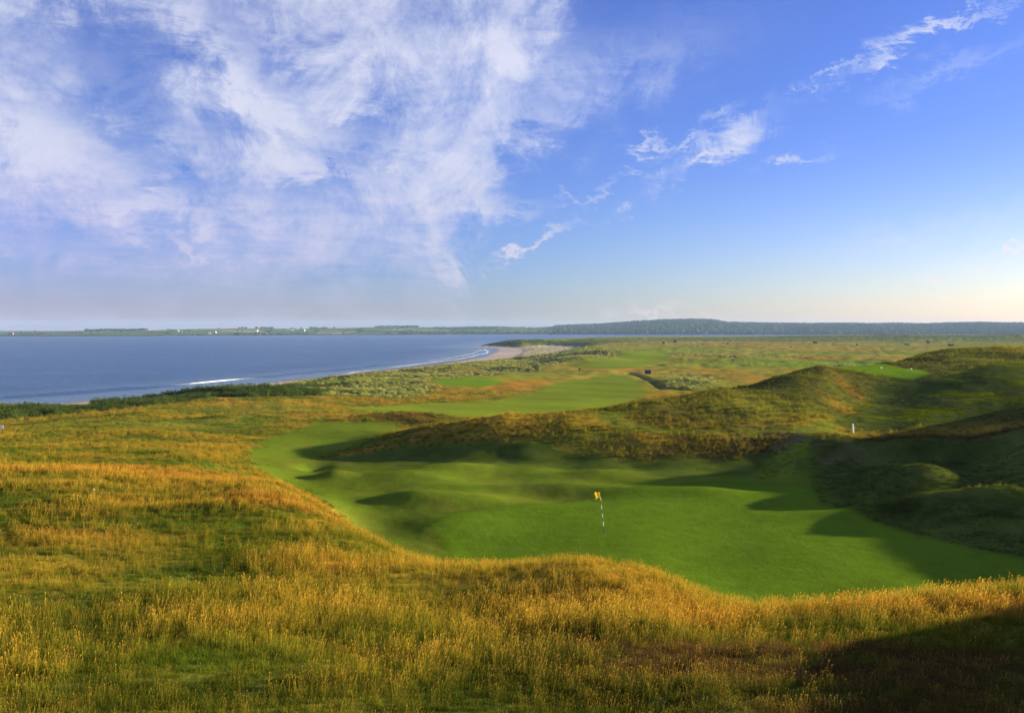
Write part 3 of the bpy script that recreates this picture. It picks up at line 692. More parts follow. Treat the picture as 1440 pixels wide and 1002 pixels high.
wd = t.new('ShaderNodeAttribute', attribute_name="wood"); fc_ = t.mix(wd.outputs['Fac'], fc_, (.020, .040, .012))
sz = t.new('ShaderNodeSeparateXYZ'); t.l.new(pos, sz.inputs[0])
fc_ = t.mix(t.remap(sz.outputs[2], 1.5, 4.0, 1, 0), fc_, (.06, .055, .04))
bs = t.new('ShaderNodeBsdfDiffuse'); t.put(bs.inputs[0], fc_); o_ = t.new('ShaderNodeOutputMaterial'); t.l.new(bs.outputs[0], o_.inputs[0])
PX = [-900, 0, 60, 120, 210, 250, 300, 345, 420, 480, 525, 590, 640, 700, 760, 800, 850, 900, 940, 975, 1005, 1022, 1100, 1180, 1250, 1300, 1380, 1440, 2300]
TOP = [467, 469.5, 468.5, 467.5, 466, 465, 464.2, 464, 464.6, 463.4, 462, 462.2, 462.5, 460.5, 461.3, 459, 457, 454, 452, 451.3, 452.3, 455.6, 457, 456.8, 457, 457.5, 455.4, 456.4, 455]
SHY = [472.5, 472.6, 472.6, 472.6, 472.4, 472, 471.8, 471.6, 471.3, 471, 470.9, 470.6, 470.4, 470.2, 470.2, 470.2, 470.2, 470.3, 470.4, 470.4, 470.4, 470.4, 470.4, 470.5, 470.5, 470.5, 470.6, 470.6, 470.6]
def far_height(x, y):
    """land beyond the bay; crest height follows the skyline, inland it rolls on"""
    px = 720 + x / np.maximum(y, 1) * F
    d0 = 26 * F / (np.interp(px, PX, SHY) - HORIZON) + 60 * fbm(x, y * 0 + 5, 500, 3, 51)
    top = np.interp(px, PX, TOP) - 1.8 * (1 - sm(px, 560, 760)) - .5 * fbm(px * 1.0, px * 0, 60, 4, 52)
    dc = d0 + np.interp(px, [0, 400, 700, 900, 1440], [900, 1000, 1200, 1500, 1500])
    zc_ = 26 + (HORIZON - top) / F * dc
    tt = (y - d0) / (dc - d0)
    shp = np.where(tt < 1, np.sin(np.clip(tt, -1, 1) * np.pi / 2) ** .8 if False else np.sign(tt) * (1 - (1 - np.minimum(np.abs(tt), 1)) ** 1.6), 1 - .25 * (tt - 1))
    z = zc_ * shp + np.where((tt > 0), fbm(x, y, 420, 4, 53) * np.clip(tt * 6, 0, 1) * (2.2 + zc_ * .05) * np.clip(1.2 - tt, .2, 1), 0)
    z = np.where(tt < 0, np.maximum(tt * 60, -6), z + 1.2)
    return z, px, tt
def wood_mask(x, y, px, tt):
    w = sm(px, 770, 830) * sm(tt, -.02, .02)
    w = np.maximum(w, sm(fbm(x, y * .5, 420, 3, 54) + .45 * sm(px, 585, 640) * (1 - sm(px, 690, 700)), .12, .28) * sm(px, 570, 600))
    clr = (sm(fbm(x, y * .45, 300, 3, 58), .45, .6)) * sm(tt, .1, .3) * (1 - sm(px, 1000, 1040)) * .0
    return w * (1 - clr)
def make_far():
    us = np.linspace(-1.3, 1.6, 900); ts = np.concatenate([np.linspace(2300, 5200, 130), np.linspace(5300, 9000, 10)])
    U, T = np.meshgrid(us, ts); x, y = (U * T).ravel(), T.ravel()
    z, px, tt = far_height(x, y)
    nx = len(us); i = np.arange(len(ts) - 1)[:, None] * nx; j = np.arange(nx - 1)[None]
    Fq = np.stack([i + j, i + j + 1, i + nx + j + 1, i + nx + j], -1).reshape(-1, 4)
    o = mesh_obj("hills", np.stack([x, y, z], 1), Fq, fm, smooth=True)
    setfloat(o, "wood", wood_mask(x, y, px, tt)); tag(o, kind='structure')
make_far()

lm, t = material("distant_foliage")
g = t.new('ShaderNodeNewGeometry')
n = t.noise(g.outputs['Position'], .03, 4, .7)
bs = t.new('ShaderNodeBsdfDiffuse'); t.put(bs.inputs[0], t.mix(t.remap(n, .3, .7), (.022, .048, .012), (.05, .085, .018))); o_ = t.new('ShaderNodeOutputMaterial'); t.l.new(bs.outputs[0], o_.inputs[0])
def ico(sub=1):
    bm = bmesh.new(); bmesh.ops.create_icosphere(bm, subdivisions=sub, radius=1.0)
    V = np.array([v.co[:] for v in bm.verts]); Fc = np.array([[v.index for v in f.verts] for f in bm.faces]); bm.free()
    return V, Fc
def crowns(name, P, size, mat, sub=1, sq=.8):
    """many small irregular crowns as one mass"""
    V0, F0 = ico(sub); n = len(P)
    s_ = (size * (0.65 + .8 * RNG.random(n)))[:, None, None]
    jit = 1 + .35 * (RNG.random((n, len(V0), 1)) - .5) * 2
    V = V0[None] * jit * s_ * np.array([1, 1, sq]) + P[:, None, :] + np.array([0, 0, 1]) * s_ * sq * .4
    Fq = (F0[None] + (np.arange(n) * len(V0))[:, None, None]).reshape(-1, 3)
    return mesh_obj(name, V.reshape(-1, 3), Fq, mat, smooth=False)
def make_wood():
    n = 90000
    d = 2900 + 2300 * RNG.random(n); u = -0.75 + 1.65 * RNG.random(n)
    x, y = u * d, d
    z, px, tt = far_height(x, y)
    w = wood_mask(x, y, px, tt)
    # woods and hedgerow trees on the skyline of the left part
    ridge = (np.abs(tt - .96) < .06) & (((px > 122) & (px < 207)) | ((px > 527) & (px < 588)) | ((px > 430) & (px < 470) & (RNG.random(n) < .25)) | ((px > 330) & (px < 425) & (RNG.random(n) < .12)))
    shore = (tt > .02) & (tt < .10) & (px > 330) & (px < 440) & (RNG.random(n) < .6)
    shore |= (tt > .02) & (tt < .16) & (px > 560) & (px < 800) & (RNG.random(n) < .7)
    hedge = (RNG.random(n) < .006) & (px < 800)
    k = (tt > 0.015) & (tt < 1.12) & ((RNG.random(n) < w * .9) | ridge | shore | hedge)
    P = np.stack([x, y, z], 1)[k]
    siz = np.where(px[k] > 780, 8.0, np.where(ridge[k], 6.0, 4.0))
    print("distant trees", len(P))
    o = crowns("distant_wood", P, siz, lm)
    tag(o, 'hazy blue-green woods covering the low hills across the bay', 'woodland', kind='stuff')
make_wood()

# ------------------------------------------------------------------ plants
pm, t = material("grass_blades")
kt = t.new('ShaderNodeAttribute', attribute_name="k"); hue = t.new('ShaderNodeAttribute', attribute_name="hue")
ta = t.new('ShaderNodeAttribute', attribute_name="tint", attribute_type='INSTANCER'); tb = t.new('ShaderNodeAttribute', attribute_name="tip", attribute_type='INSTANCER')
c = t.mix(kt.outputs['Fac'], ta.outputs['Color'], tb.outputs['Color'])
sc_ = t.new('ShaderNodeVectorMath', operation='SCALE'); t.put(sc_.inputs[0], c); t.put(sc_.inputs['Scale'], hue.outputs['Fac'])
d1 = t.new('ShaderNodeBsdfDiffuse'); t.put(d1.inputs[0], sc_.outputs[0])
d2 = t.new('ShaderNodeBsdfTranslucent'); t.put(d2.inputs[0], sc_.outputs[0])
mx = t.new('ShaderNodeMixShader'); mx.inputs[0].default_value = .38; t.l.new(d1.outputs[0], mx.inputs[1]); t.l.new(d2.outputs[0], mx.inputs[2])
o_ = t.new('ShaderNodeOutputMaterial'); t.l.new(mx.outputs[0], o_.inputs[0])
PLANT = pm

def blades(rng, n, rad, h0, h1, w, lean, droop, kf, seg=3, hue=(.75, 1.25), wind=(.10, .0), head=0.0, headw=0.0):
    """n grass blades; returns V, F, k(0 base colour .. 1 tip colour), hue"""
    V = []; Fq = []; K = []; H = []
    for i in range(n):
        a = rng.random() * 6.283; r = rad * math.sqrt(rng.random())
        x0, y0 = r * math.cos(a), r * math.sin(a)
        h = h0 + (h1 - h0) * rng.random()
        b = rng.random() * 6.283; l = lean * (0.3 + rng.random())
        dx, dy = math.cos(b) * l + wind[0] * 2 * rng.random(), math.sin(b) * l + wind[1]
        f = rng.random() * 3.1416; wx, wy = math.cos(f), math.sin(f)
        hu = hue[0] + (hue[1] - hue[0]) * rng.random()
        kk = kf(rng)
        base = len(V); rows = seg + (2 if head else 0)
        for j in range(seg + 1):
            q = j / seg
            cx, cy = x0 + dx * h * (q + droop * q * q), y0 + dy * h * (q + droop * q * q); cz_ = h * (q - droop * .45 * q * q)
            ww = w * (1 - .75 * q) if not head else w * (1 - .3 * q)
            V += [(cx - wx * ww, cy - wy * ww, cz_), (cx + wx * ww, cy + wy * ww, cz_)]
            K += [kk * (0.25 + .75 * q)] * 2; H += [hu] * 2
        for j in range(seg):
            p = base + 2 * j; Fq.append((p, p + 1, p + 3, p + 2))
        if head:
            tx, ty, tz = cx, cy, cz_
            nx_ = math.cos(b) * .5 + .5
            for j, (q, ww) in enumerate(((0, .35), (.45, 1), (1, .15))):
                px_, py_, pz_ = tx + head * q * nx_ * .5, ty + head * q * math.sin(b) * .3, tz + head * q * (.85 - .45 * q)
                V += [(px_ - wx * headw * ww, py_ - wy * headw * ww, pz_), (px_ + wx * headw * ww, py_ + wy * headw * ww, pz_)]
                K += [1.0] * 2; H += [hu * 1.05] * 2
            p = base + 2 * (seg + 1)
            Fq += [(p, p + 1, p + 3, p + 2), (p + 2, p + 3, p + 5, p + 4)]
    return V, Fq, K, H
def merge(parts):
    V = []; Fq = []; K = []; H = []
    for v, f, k, h in parts:
        o = len(V); V += v; Fq += [tuple(i + o for i in q) for q in f]; K += k; H += h
    return V, Fq, K, H
def leafball(rng, n, rx, rz, s_, kf, base=0.0):
    V = []; Fq = []; K = []; H = []
    lob = [(rng.normal(0, rx * .45), rng.normal(0, rx * .45), rz * (.45 + .5 * rng.random()), .45 + .35 * rng.random()) for _ in range(7)]
    for i in range(n):
        c = lob[rng.integers(7)]; d = rng.normal(size=3); d /= np.linalg.norm(d)
        rr = c[3] * (0.75 + .3 * rng.random())
        x, y, z = c[0] + d[0] * rr * rx, c[1] + d[1] * rr * rx, max(base, c[2] + d[2] * rr * rz)
        u = rng.normal(size=3); u /= np.linalg.norm(u); w = np.cross(u, d); w /= np.linalg.norm(w) + 1e-6
        q = s_ * (.6 + .8 * rng.random()); p = np.array((x, y, z)); o = len(V)
        V += [tuple(p - u * q), tuple(p + w * q * .6), tuple(p + u * q), tuple(p - w * q * .6)]
        Fq.append((o, o + 1, o + 2, o + 3)); k_ = kf(rng); hh = .7 + .6 * rng.random(); K += [k_] * 4; H += [hh] * 4
    return V, Fq, K, H
PROTO = bpy.data.collections.new("grass_kinds")
def proto(name, data):
    V, Fq, K, H = data
    me = bpy.data.meshes.new(name); me.from_pydata(V, [], Fq); me.materials.append(PLANT)
    a = me.attributes.new("k", 'FLOAT', 'POINT'); a.data.foreach_set("value", np.array(K, np.float32))
    a = me.attributes.new("hue", 'FLOAT', 'POINT'); a.data.foreach_set("value", np.array(H, np.float32))
    o = bpy.data.objects.new(name, me); PROTO.objects.link(o); return o
rg = np.random.default_rng(3)
lowk = lambda r: .15 * r.random(); hik = lambda r: .5 + .5 * r.random(); midk = lambda r: .6 * r.random()
n_ = 0
# 0-3 tall seeding grass, 4-6 leafy clumps, 7-8 low heath herbs, 9-11 coarse tall grass for further off, 12-13 marram tussocks, 14-16 gorse, 17 coarse low
for i in range(4): proto("k%02d_seed_grass" % i, merge([blades(rg, 46, .19, .14, .34, .0045, .30, .5, lowk), blades(rg, 10, .19, .26, .54, .0028, .18, .3, hik, head=.09, headw=.0095, hue=(.8, 1.25))]))
for i in range(4, 7): proto("k%02d_leafy_grass" % i, merge([blades(rg, 85, .20, .09, .26, .0055, .45, .8, lowk), blades(rg, 2, .18, .22, .38, .0026, .14, .3, hik, head=.07, headw=.008)]))
for i in range(7, 9): proto("k%02d_heath" % i, merge([leafball(rg, 190, .20, .09, .011, midk), blades(rg, 22, .2, .08, .2, .004, .4, .6, lowk), blades(rg, 6, .18, .12, .30, .0026, .2, .25, hik, head=.03, headw=.008)]))
for i in range(9, 12): proto("k%02d_meadow_grass" % i, merge([blades(rg, 30, .24, .16, .34, .011, .30, .5, lowk, seg=2), blades(rg, 9, .22, .28, .48, .007, .15, .25, hik, seg=2, head=.09, headw=.014)]))
for i in range(12, 14): proto("k%02d_marram" % i, blades(rg, 90, .28, .6, 1.0, .016, .32, .9, hik, seg=3, wind=(-.16, -.06)))
for i in range(14, 17): proto("k%02d_gorse" % i, leafball(rg, 520, 1.0, 1.0, .085, midk))
for i in range(17, 19): proto("k%02d_low_grass" % i, blades(rg, 60, .30, .08, .20, .010, .4, .6, midk, seg=2))

def geo_scatter(name, P, tint, tip, scl, rot, idx, label, cat):
    me = bpy.data.meshes.new(name); me.vertices.add(len(P)); me.vertices.foreach_set("co", P.astype(np.float32).ravel())
    o = bpy.data.objects.new(name, me); COL.objects.link(o)
    for nm, arr in (("tint", tint), ("tip", tip)): setcol(o, nm, arr)
    setfloat(o, "scl", scl); setfloat(o, "rotz", rot)
    a = me.attributes.new("idx", 'INT', 'POINT'); a.data.foreach_set("value", idx.astype(np.int32))
    ng = bpy.data.node_groups.new(name + "_growth", 'GeometryNodeTree')
    ng.interface.new_socket("Geometry", in_out='INPUT', socket_type='NodeSocketGeometry')
    ng.interface.new_socket("Geometry", in_out='OUTPUT', socket_type='NodeSocketGeometry')
    N, L = ng.nodes, ng.links
    gi, go = N.new('NodeGroupInput'), N.new('NodeGroupOutput')
    ci = N.new('GeometryNodeCollectionInfo'); ci.inputs[0].default_value = PROTO; ci.inputs[1].default_value = True; ci.inputs[2].default_value = True
    ip = N.new('GeometryNodeInstanceOnPoints'); ip.inputs['Pick Instance'].default_value = True
    def na(nm, ty):
        q = N.new('GeometryNodeInputNamedAttribute'); q.data_type = ty; q.inputs[0].default_value = nm; return q.outputs[0]
    L.new(gi.outputs[0], ip.inputs['Points']); L.new(ci.outputs[0], ip.inputs['Instance'])
    L.new(na("idx", 'INT'), ip.inputs['Instance Index'])
    cx = N.new('ShaderNodeCombineXYZ'); L.new(na("rotz", 'FLOAT'), cx.inputs[2]); L.new(cx.outputs[0], ip.inputs['Rotation'])
    L.new(na("scl", 'FLOAT'), ip.inputs['Scale']); L.new(ip.outputs[0], go.inputs[0])
    md = o.modifiers.new("growth", 'NODES'); md.node_group = ng
    tag(o, label, cat, kind='stuff')
    return o

BANDS = [(5.5, 11, 85, .85), (11, 18, 40, .92), (18, 28, 26, .95), (28, 45, 17, 1.0), (45, 75, 8.0, 1.1), (75, 130, 3.2, 1.2), (130, 230, .9, 1.5)]
def sample(r0, r1, dens, half=R(35)):
    n = int(half * (r1 * r1 - r0 * r0) * dens)
    r = np.sqrt(r0 * r0 + (r1 * r1 - r0 * r0) * RNG.random(n)); a = (RNG.random(n) * 2 - 1) * half
    return r * np.sin(a), r * np.cos(a)
PALE = at_d(1425, 700, 46)
def plant_all():
    G = {k: [] for k in ('rough', 'heath', 'marram', 'gorse')}
    def put(kind, x, y, z, tint, tip, scl, idx):
        n = len(x)
        if n: G[kind].append((np.stack([x, y, z], 1), tint, tip, scl, RNG.random(n) * .9 - .45 + (RNG.random(n) < .5) * (0 if kind in ('rough', 'marram') else 3.14), idx))
    for r0, r1, dens, sc in BANDS:
        x, y = sample(r0, r1, dens)
        z, sdv = surface(x, y); jt = .38 if r0 < 60 else .7; col, M = growth(x + RNG.normal(0, jt, len(x)), y + RNG.normal(0, jt, len(x)), sdv, z)
        r = np.hypot(x, y); n = len(x)
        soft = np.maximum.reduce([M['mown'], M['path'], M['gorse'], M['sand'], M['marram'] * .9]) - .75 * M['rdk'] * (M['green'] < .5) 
        k = RNG.random(n) > soft * 1.6
        k &= ~((M['slope'] > .4) & (RNG.random(n) < .6))
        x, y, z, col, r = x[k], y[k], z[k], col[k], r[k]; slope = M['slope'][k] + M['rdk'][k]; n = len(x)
        rgr = col[:, 0] / col[:, 1]; lum = col.sum(1)
        heath = (M['heath'][k] > .35) & (r < 30)
        pg = sm(rgr, .70, 1.45)
        j = .72 + .56 * RNG.random((n, 1))
        gr = np.array([.120, .195, .010])
        gk = (.50 - .25 * sm(rgr, 1.3, 1.9))[:, None]; j = np.where((r > 45)[:, None], .5 + 1.0 * RNG.random((n, 1)), j)
        tint = (col * (1 - gk) + gr * gk * np.clip(lum / .3, .3, 1)[:, None]) * j * .92
        gold = np.clip(rgr - .5, 0, 1)[:, None]
        tw = (.55 - .35 * sm(r, 40, 60))[:, None]; tip = (col * (1 - tw) + np.array([.46, .255, .028]) * tw * (.35 + .75 * gold)) * (1.0 + .5 * RNG.random((n, 1)))
        nz = fbm(x, y, 5, 3, 61); nz2 = fbm(x, y, 1.2, 2, 62)
        scl = sc * (.50 + .32 * RNG.random(n)) * (1 + .30 * nz + .18 * nz2) * (.80 + .2 * pg)
        scl = scl * np.where(heath, .55, 1.0) * (.62 + .38 * sm(r, 8.4, 10.5))
        pale = np.exp(-(((x - PALE[0]) / 3.2) ** 2 + ((y - PALE[1]) / 2.2) ** 2)) > .45
        slope = np.where(pale, 0, slope)
        scl = np.where(slope > .5, scl * .45, scl)
        if r1 <= 28: idx = np.where(RNG.random(n) < .12 + .68 * pg, RNG.integers(0, 4, n), RNG.integers(4, 7, n))
        else: idx = np.where(RNG.random(n) < .25 + .75 * pg, RNG.integers(9, 12, n), RNG.integers(17, 19, n))
        idx = np.where(slope > .5, RNG.integers(17, 19, n), idx)
        h = heath & (RNG.random(n) < .93)
        put('rough', x[~h], y[~h], z[~h] - .02, tint[~h], tip[~h], scl[~h], idx[~h])
        hc = col[h] * (.9 + .8 * RNG.random((h.sum(), 1))) + np.array([.05, .018, .0]) * RNG.random((h.sum(), 1)) ** 2; hy = np.where(RNG.random((h.sum(), 1)) < .12, np.array([.5, .38, .04]), np.array([.13, .075, .02]) * (.6 + RNG.random((h.sum(), 1))))
        put('heath', x[h], y[h], z[h] - .02, hc, hy, np.clip(scl[h], .45, 2) * 1.25, RNG.integers(7, 9, h.sum()))
    for r0, r1, dens, sc in ((80, 160, .8, .9), (160, 300, .35, 1.2), (300, 600, .14, 1.3), (600, 1080, .035, 1.9)):
        x, y = sample(r0, r1, dens); z, sdv = surface(x, y); col, M = growth(x, y, sdv, z)
        k = (RNG.random(len(x)) < M['marram'] * (1 - M['gorse']) * (1 - M['fair'])) & (sdv > 36) & (M['mown'] < .3)
        x, y, z = x[k], y[k], z[k]; n = len(x); j = .7 + .6 * RNG.random((n, 1))
        put('marram', x, y, z - .05, C_MARRAM * j * np.array([.8, 1, .8]), C_MARRAM * j * 1.35, sc * (.5 + .6 * RNG.random(n)), RNG.integers(12, 14, n))
    for r0, r1, dens in ((30, 48, 22), (48, 75, 10), (75, 110, 3.5)):
        x, y = sample(r0, r1, dens); z, sdv = surface(x, y); col, M = growth(x, y, sdv, z)
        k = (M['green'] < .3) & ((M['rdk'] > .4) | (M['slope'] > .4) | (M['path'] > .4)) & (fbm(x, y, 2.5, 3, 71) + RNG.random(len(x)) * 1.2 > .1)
        x, y, z, col = x[k], y[k], z[k], col[k]; n = len(x); j = .75 + .8 * RNG.random((n, 1))
        put('rough', x, y, z - .01, col * j, col * j * 1.25, (.24 + .26 * RNG.random(n)) * (1 + (r0 > 40) * .4), RNG.integers(17, 19, n))
    x, y = sample(90, 420, .60); z, sdv = surface(x, y); col, M = growth(x, y, sdv, z)
    k = (RNG.random(len(x)) < M['gorse']) ; x, y, z = x[k], y[k], z[k]; n = len(x); j = .6 + .7 * RNG.random((n, 1))
    nz = fbm(x, y, 14, 2, 66)
    put('gorse', x, y, z - .3, np.array([.045, .080, .014]) * j, np.array([.13, .17, .030]) * j, .62 * (.7 + .8 * RNG.random(n)) * (1 + .4 * nz) * np.clip(.55 + np.hypot(x, y) / 300, .9, 1.5), RNG.integers(14, 17, n))
    info = dict(rough=('rough_grass', 'tall uncut golden and green seeding grass over the dunes', 'grass'), heath=('heath_plants', 'low dark brown heath and herbs in the near hollow at lower right', 'heath'),
                marram=('marram_grass', 'pale yellow-green marram tussocks on the seaward dunes', 'grass'), gorse=('gorse_scrub', 'dark green scrub band along the dune edge above the sea', 'scrub'))
    for kind, L_ in G.items():
        if not L_: continue
        c = [np.concatenate([q[i] for q in L_]) for i in range(6)]
        print(kind, len(c[0]))
        geo_scatter(info[kind][0], c[0], c[1], c[2], c[3], c[4], c[5], info[kind][1], info[kind][2])
plant_all()

# ------------------------------------------------------------------ finding the ground along a line of sight
def hit(px, py, fn=None, d0=6.0, d1=1400.0):
    r = ray(px, py); d = np.geomspace(d0, d1, 3000); P = EYE + r[None] * (d / r[1])[:, None]
    z = (surface(P[:, 0], P[:, 1])[0] if fn is None else fn(P[:, 0], P[:, 1])[0])
    k = np.argmax(P[:, 2] < z); 
    if not (P[:, 2] < z).any(): k = len(d) - 1
    return np.array([P[k, 0], P[k, 1], z[k]]), d[k]
def gz(x, y): return float(surface(np.array([x]), np.array([y]))[0][0])

M_WHITE = simple("white_paint", (.80, .80, .76), .5, noise=.08); M_BLACK = simple("black_paint", (.02, .02, .022), .4); M_YELLOW = simple("yellow_cloth", (.95, .74, .06), .8, noise=.06, scale=12)
M_STEEL = simple("galvanised_metal", (.4, .4, .4), .4, .7); M_WOOD = simple("dark_weathered_timber", (.06, .045, .035), .8, noise=.3, scale=6); M_ROOF = simple("slate_roof", (.09, .09, .11), .7, noise=.2, scale=1)
M_WALL = simple("whitewashed_render", (.82, .80, .74), .8, noise=.05, scale=1); M_RED = simple("reddish_brick", (.35, .16, .10), .8, noise=.15, scale=1); M_GLASS = simple("dark_window", (.03, .035, .05), .2); M_HOLE = simple("cup_liner", (.5, .5, .5), .5)

def empty(name, loc, rz=0.0):
    o = bpy.data.objects.new(name, None); COL.objects.link(o); o.location = loc; o.rotation_euler = (0, 0, rz); o.empty_display_size = .3
    return o
def bm_obj(name, bm, mat, parent=None, smooth=False):
    me = bpy.data.meshes.new(name); bm.normal_update(); bm.to_mesh(me); bm.free()
    if smooth:
        for p in me.polygons: p.use_smooth = True
    me.materials.append(mat); o = bpy.data.objects.new(name, me); COL.objects.link(o)
    if parent: o.parent = parent
    return o
def tube(bm, pts, radii, seg=12, cap=True):
    rings = []
    for i, (p, r) in enumerate(zip(pts, radii)):
        p = Vector(p); a = Vector(pts[min(i + 1, len(pts) - 1)]) - Vector(pts[max(i - 1, 0)]); a.normalize()
        u = a.orthogonal().normalized(); 
        if abs(a.z) > .9: u = Vector((1, 0, 0)) - a * a.x; u.normalize()
        w = a.cross(u)
        rings.append([bm.verts.new(p + (u * math.cos(k / seg * 6.28318) + w * math.sin(k / seg * 6.28318)) * r) for k in range(seg)])
    for A, B in zip(rings, rings[1:]):
        for k in range(seg): bm.faces.new((A[k], A[(k + 1) % seg], B[(k + 1) % seg], B[k]))
    if cap: bm.faces.new(rings[0][::-1]); bm.faces.new(rings[-1])
    return rings
def box(bm, c, s_, bev=0.0):
    q = bmesh.ops.create_cube(bm, size=1.0); vs = q['verts']
    for v in vs: v.co = Vector((v.co.x * s_[0] + c[0], v.co.y * s_[1] + c[1], v.co.z * s_[2] + c[2]))
    if bev:
        es = list({e for v in vs for e in v.link_edges}); bmesh.ops.bevel(bm, geom=es, offset=bev, segments=2, affect='EDGES')

# the flagstick on the green: striped pole, wind-blown yellow flag, cup
def make_flagstick():
    root = empty("golf_flagstick", (0, 0, 0))
    L_ = 2.13; lean = Vector((-.235 / 2.13, 0.02, 1)).normalized()
    segs = [(0, .40, 0), (.40, .62, 1), (.62, .82, 0), (.82, 1.02, 1), (1.02, 1.23, 0), (1.23, 1.44, 1), (1.44, 1.66, 0), (1.66, 1.84, 1), (1.84, 2.13, 0)]
    for a, b, c in segs:
        bm = bmesh.new(); tube(bm, [lean * a, lean * b], [.017 - .002 * a, .017 - .002 * b], 12)
        bm_obj("pole_band", bm, M_WHITE if c else M_BLACK, root)
    # flag: folded cloth hanging to the left
    bm = bmesh.new(); nx, nz = 14, 12; grid = []
    for j in range(nz + 1):
        row = []
        for i in range(nx + 1):
            u, v = i / nx, j / nz
            p = lean * (2.10 - .30 * v)
            wx = -(.27 * u) * (1 - .18 * v * u); wy = .055 * math.sin(u * 9 + v * 2.2) * (.3 + u) ; wz = -.10 * u * u - .03 * math.sin(u * 7)
            row.append(bm.verts.new((p.x + wx - .014, p.y + wy, p.z + wz)))
        grid.append(row)
    for j in range(nz):
        for i in range(nx): bm.faces.new((grid[j][i], grid[j][i + 1], grid[j + 1][i + 1], grid[j + 1][i]))
    bmesh.ops.solidify(bm, geom=bm.faces[:], thickness=.004)
    bm_obj("flag", bm, M_YELLOW, root, True)
    bm = bmesh.new(); q = tube(bm, [(0, 0, .012), (0, 0, .003)], [.056, .056], 20, cap=False); q = tube(bm, [(0, 0, .012), (0, 0, .0121)], [.056, .046], 20, cap=False)
    bm_obj("cup_rim", bm, M_HOLE, root)
    return root
def copy_thing(o):
    c = o.copy(); COL.objects.link(c)
    for ch in [q for q in COL.objects if q.parent == o]:
        k = ch.copy(); COL.objects.link(k); k.parent = c
    return c
fs = make_flagstick()
p, d = hit(850, 751); fs.location = p; print("flag at", p, d)
tag(fs, 'tall striped flagstick with bright yellow flag on the large near green', 'flagstick', 'flagsticks on the greens')
f2 = copy_thing(fs); p, d = hit(666, 534.5, d0=150); f2.location = p; f2.rotation_euler = (0, 0, .3)
tag(f2, 'tiny yellow flag on the small round green near the beach', 'flagstick', 'flagsticks on the greens')

# white marker post by the path
def make_post(h, w, mat, name, cap_mat=None):
    root = empty(name, (0, 0, 0)); bm = bmesh.new()
    tube(bm, [(0, 0, -.15), (0, 0, h * .96), (0, 0, h)], [w / 2, w / 2 * .92, w / 2 * .6], 12); bm_obj("post", bm, mat, root)
    bm = bmesh.new(); tube(bm, [(0, 0, h * .62), (0, 0, h * .72)], [w / 2 * 1.04, w / 2 * 1.04], 12, cap=True); bm_obj("band", bm, cap_mat or M_BLACK, root)
    return root
bm = bmesh.new(); tube(bm, [(0, 0, -.2), (0, 0, .02), (0, 0, .74), (0, 0, .80), (.01, 0, .83)], [.09, .085, .075, .07, .035], 14)
wp = bm_obj("marker_post", bm, M_WHITE, None, False); p, d = hit(1199.5, 608.5, d0=60); wp.location = p; wp.rotation_euler = (0, R(-3), 0); print("post", p, d)
tag(wp, 'short round white post standing by the path at the bottom of the right-hand slope', 'post')
def little(name, px, py, label, cat, build, mat, d0=6, group=None, scale=1.0):
    bm = bmesh.new(); build(bm); o = bm_obj(name, bm, mat, None, False); p, d = hit(px, py, d0=d0); o.location = p; o.scale = (scale,) * 3
    tag(o, label, cat, group); print(name, p, d); return o
def peg(bm): tube(bm, [(0, 0, -.05), (0, 0, .40), (0, 0, .41), (0, 0, .50), (0, 0, .51)], [.01, .01, .04, .04, .02], 10)
little("white_peg", 132, 695, 'tiny white peg alone in the orange grass at far left', 'peg', peg, M_WHITE, scale=.42)
def tee_m(bm): bmesh.ops.create_uvsphere(bm, u_segments=14, v_segments=9, radius=.16); [setattr(v, 'co', Vector((v.co.x, v.co.y, max(v.co.z, -.06) + .06))) for v in bm.verts]
little("tee_marker", 1239, 518, 'white ball marker in the middle of the raised tee, left one of two', 'tee marker', tee_m, M_WHITE, d0=100, group='white tee markers')
little("tee_marker", 1281, 519.5, 'white ball marker nearer the right end of the raised tee beside the dark posts', 'tee marker', tee_m, M_WHITE, d0=100, group='white tee markers')
def stake(bm): tube(bm, [(0, 0, -.1), (0, 0, .80), (0, 0, .86)], [.07, .06, .03], 10); box(bm, (0, 0, .55), (.26, .05, .16), .01)
little("tee_sign_post", 1288.5, 518.5, 'shorter dark post behind the right tee marker', 'post', stake, M_WOOD, d0=100, group='dark posts by the tee', scale=.75)
little("tee_sign_post", 1310, 521.5, 'taller dark post at the right end of the raised tee', 'post', stake, M_WOOD, d0=100, group='dark posts by the tee', scale=1.05)

# white board at the extreme left edge
wb = empty("notice_board", (0, 0, 0)); bm = bmesh.new(); box(bm, (0, 0, .72), (.62, .04, .40), .012); bm_obj("panel", bm, M_WHITE, wb)
for sx_ in (-.22, .22):
    bm = bmesh.new(); box(bm, (sx_, .045, .35), (.05, .05, .95), .006); bm_obj("leg", bm, M_WOOD, wb)
p, d = hit(0, 610, d0=60); wb.location = p; wb.rotation_euler = (0, 0, R(8)); print("board", p, d)
tag(wb, 'small white board at the edge of the green scrub, cut by the left edge', 'board')

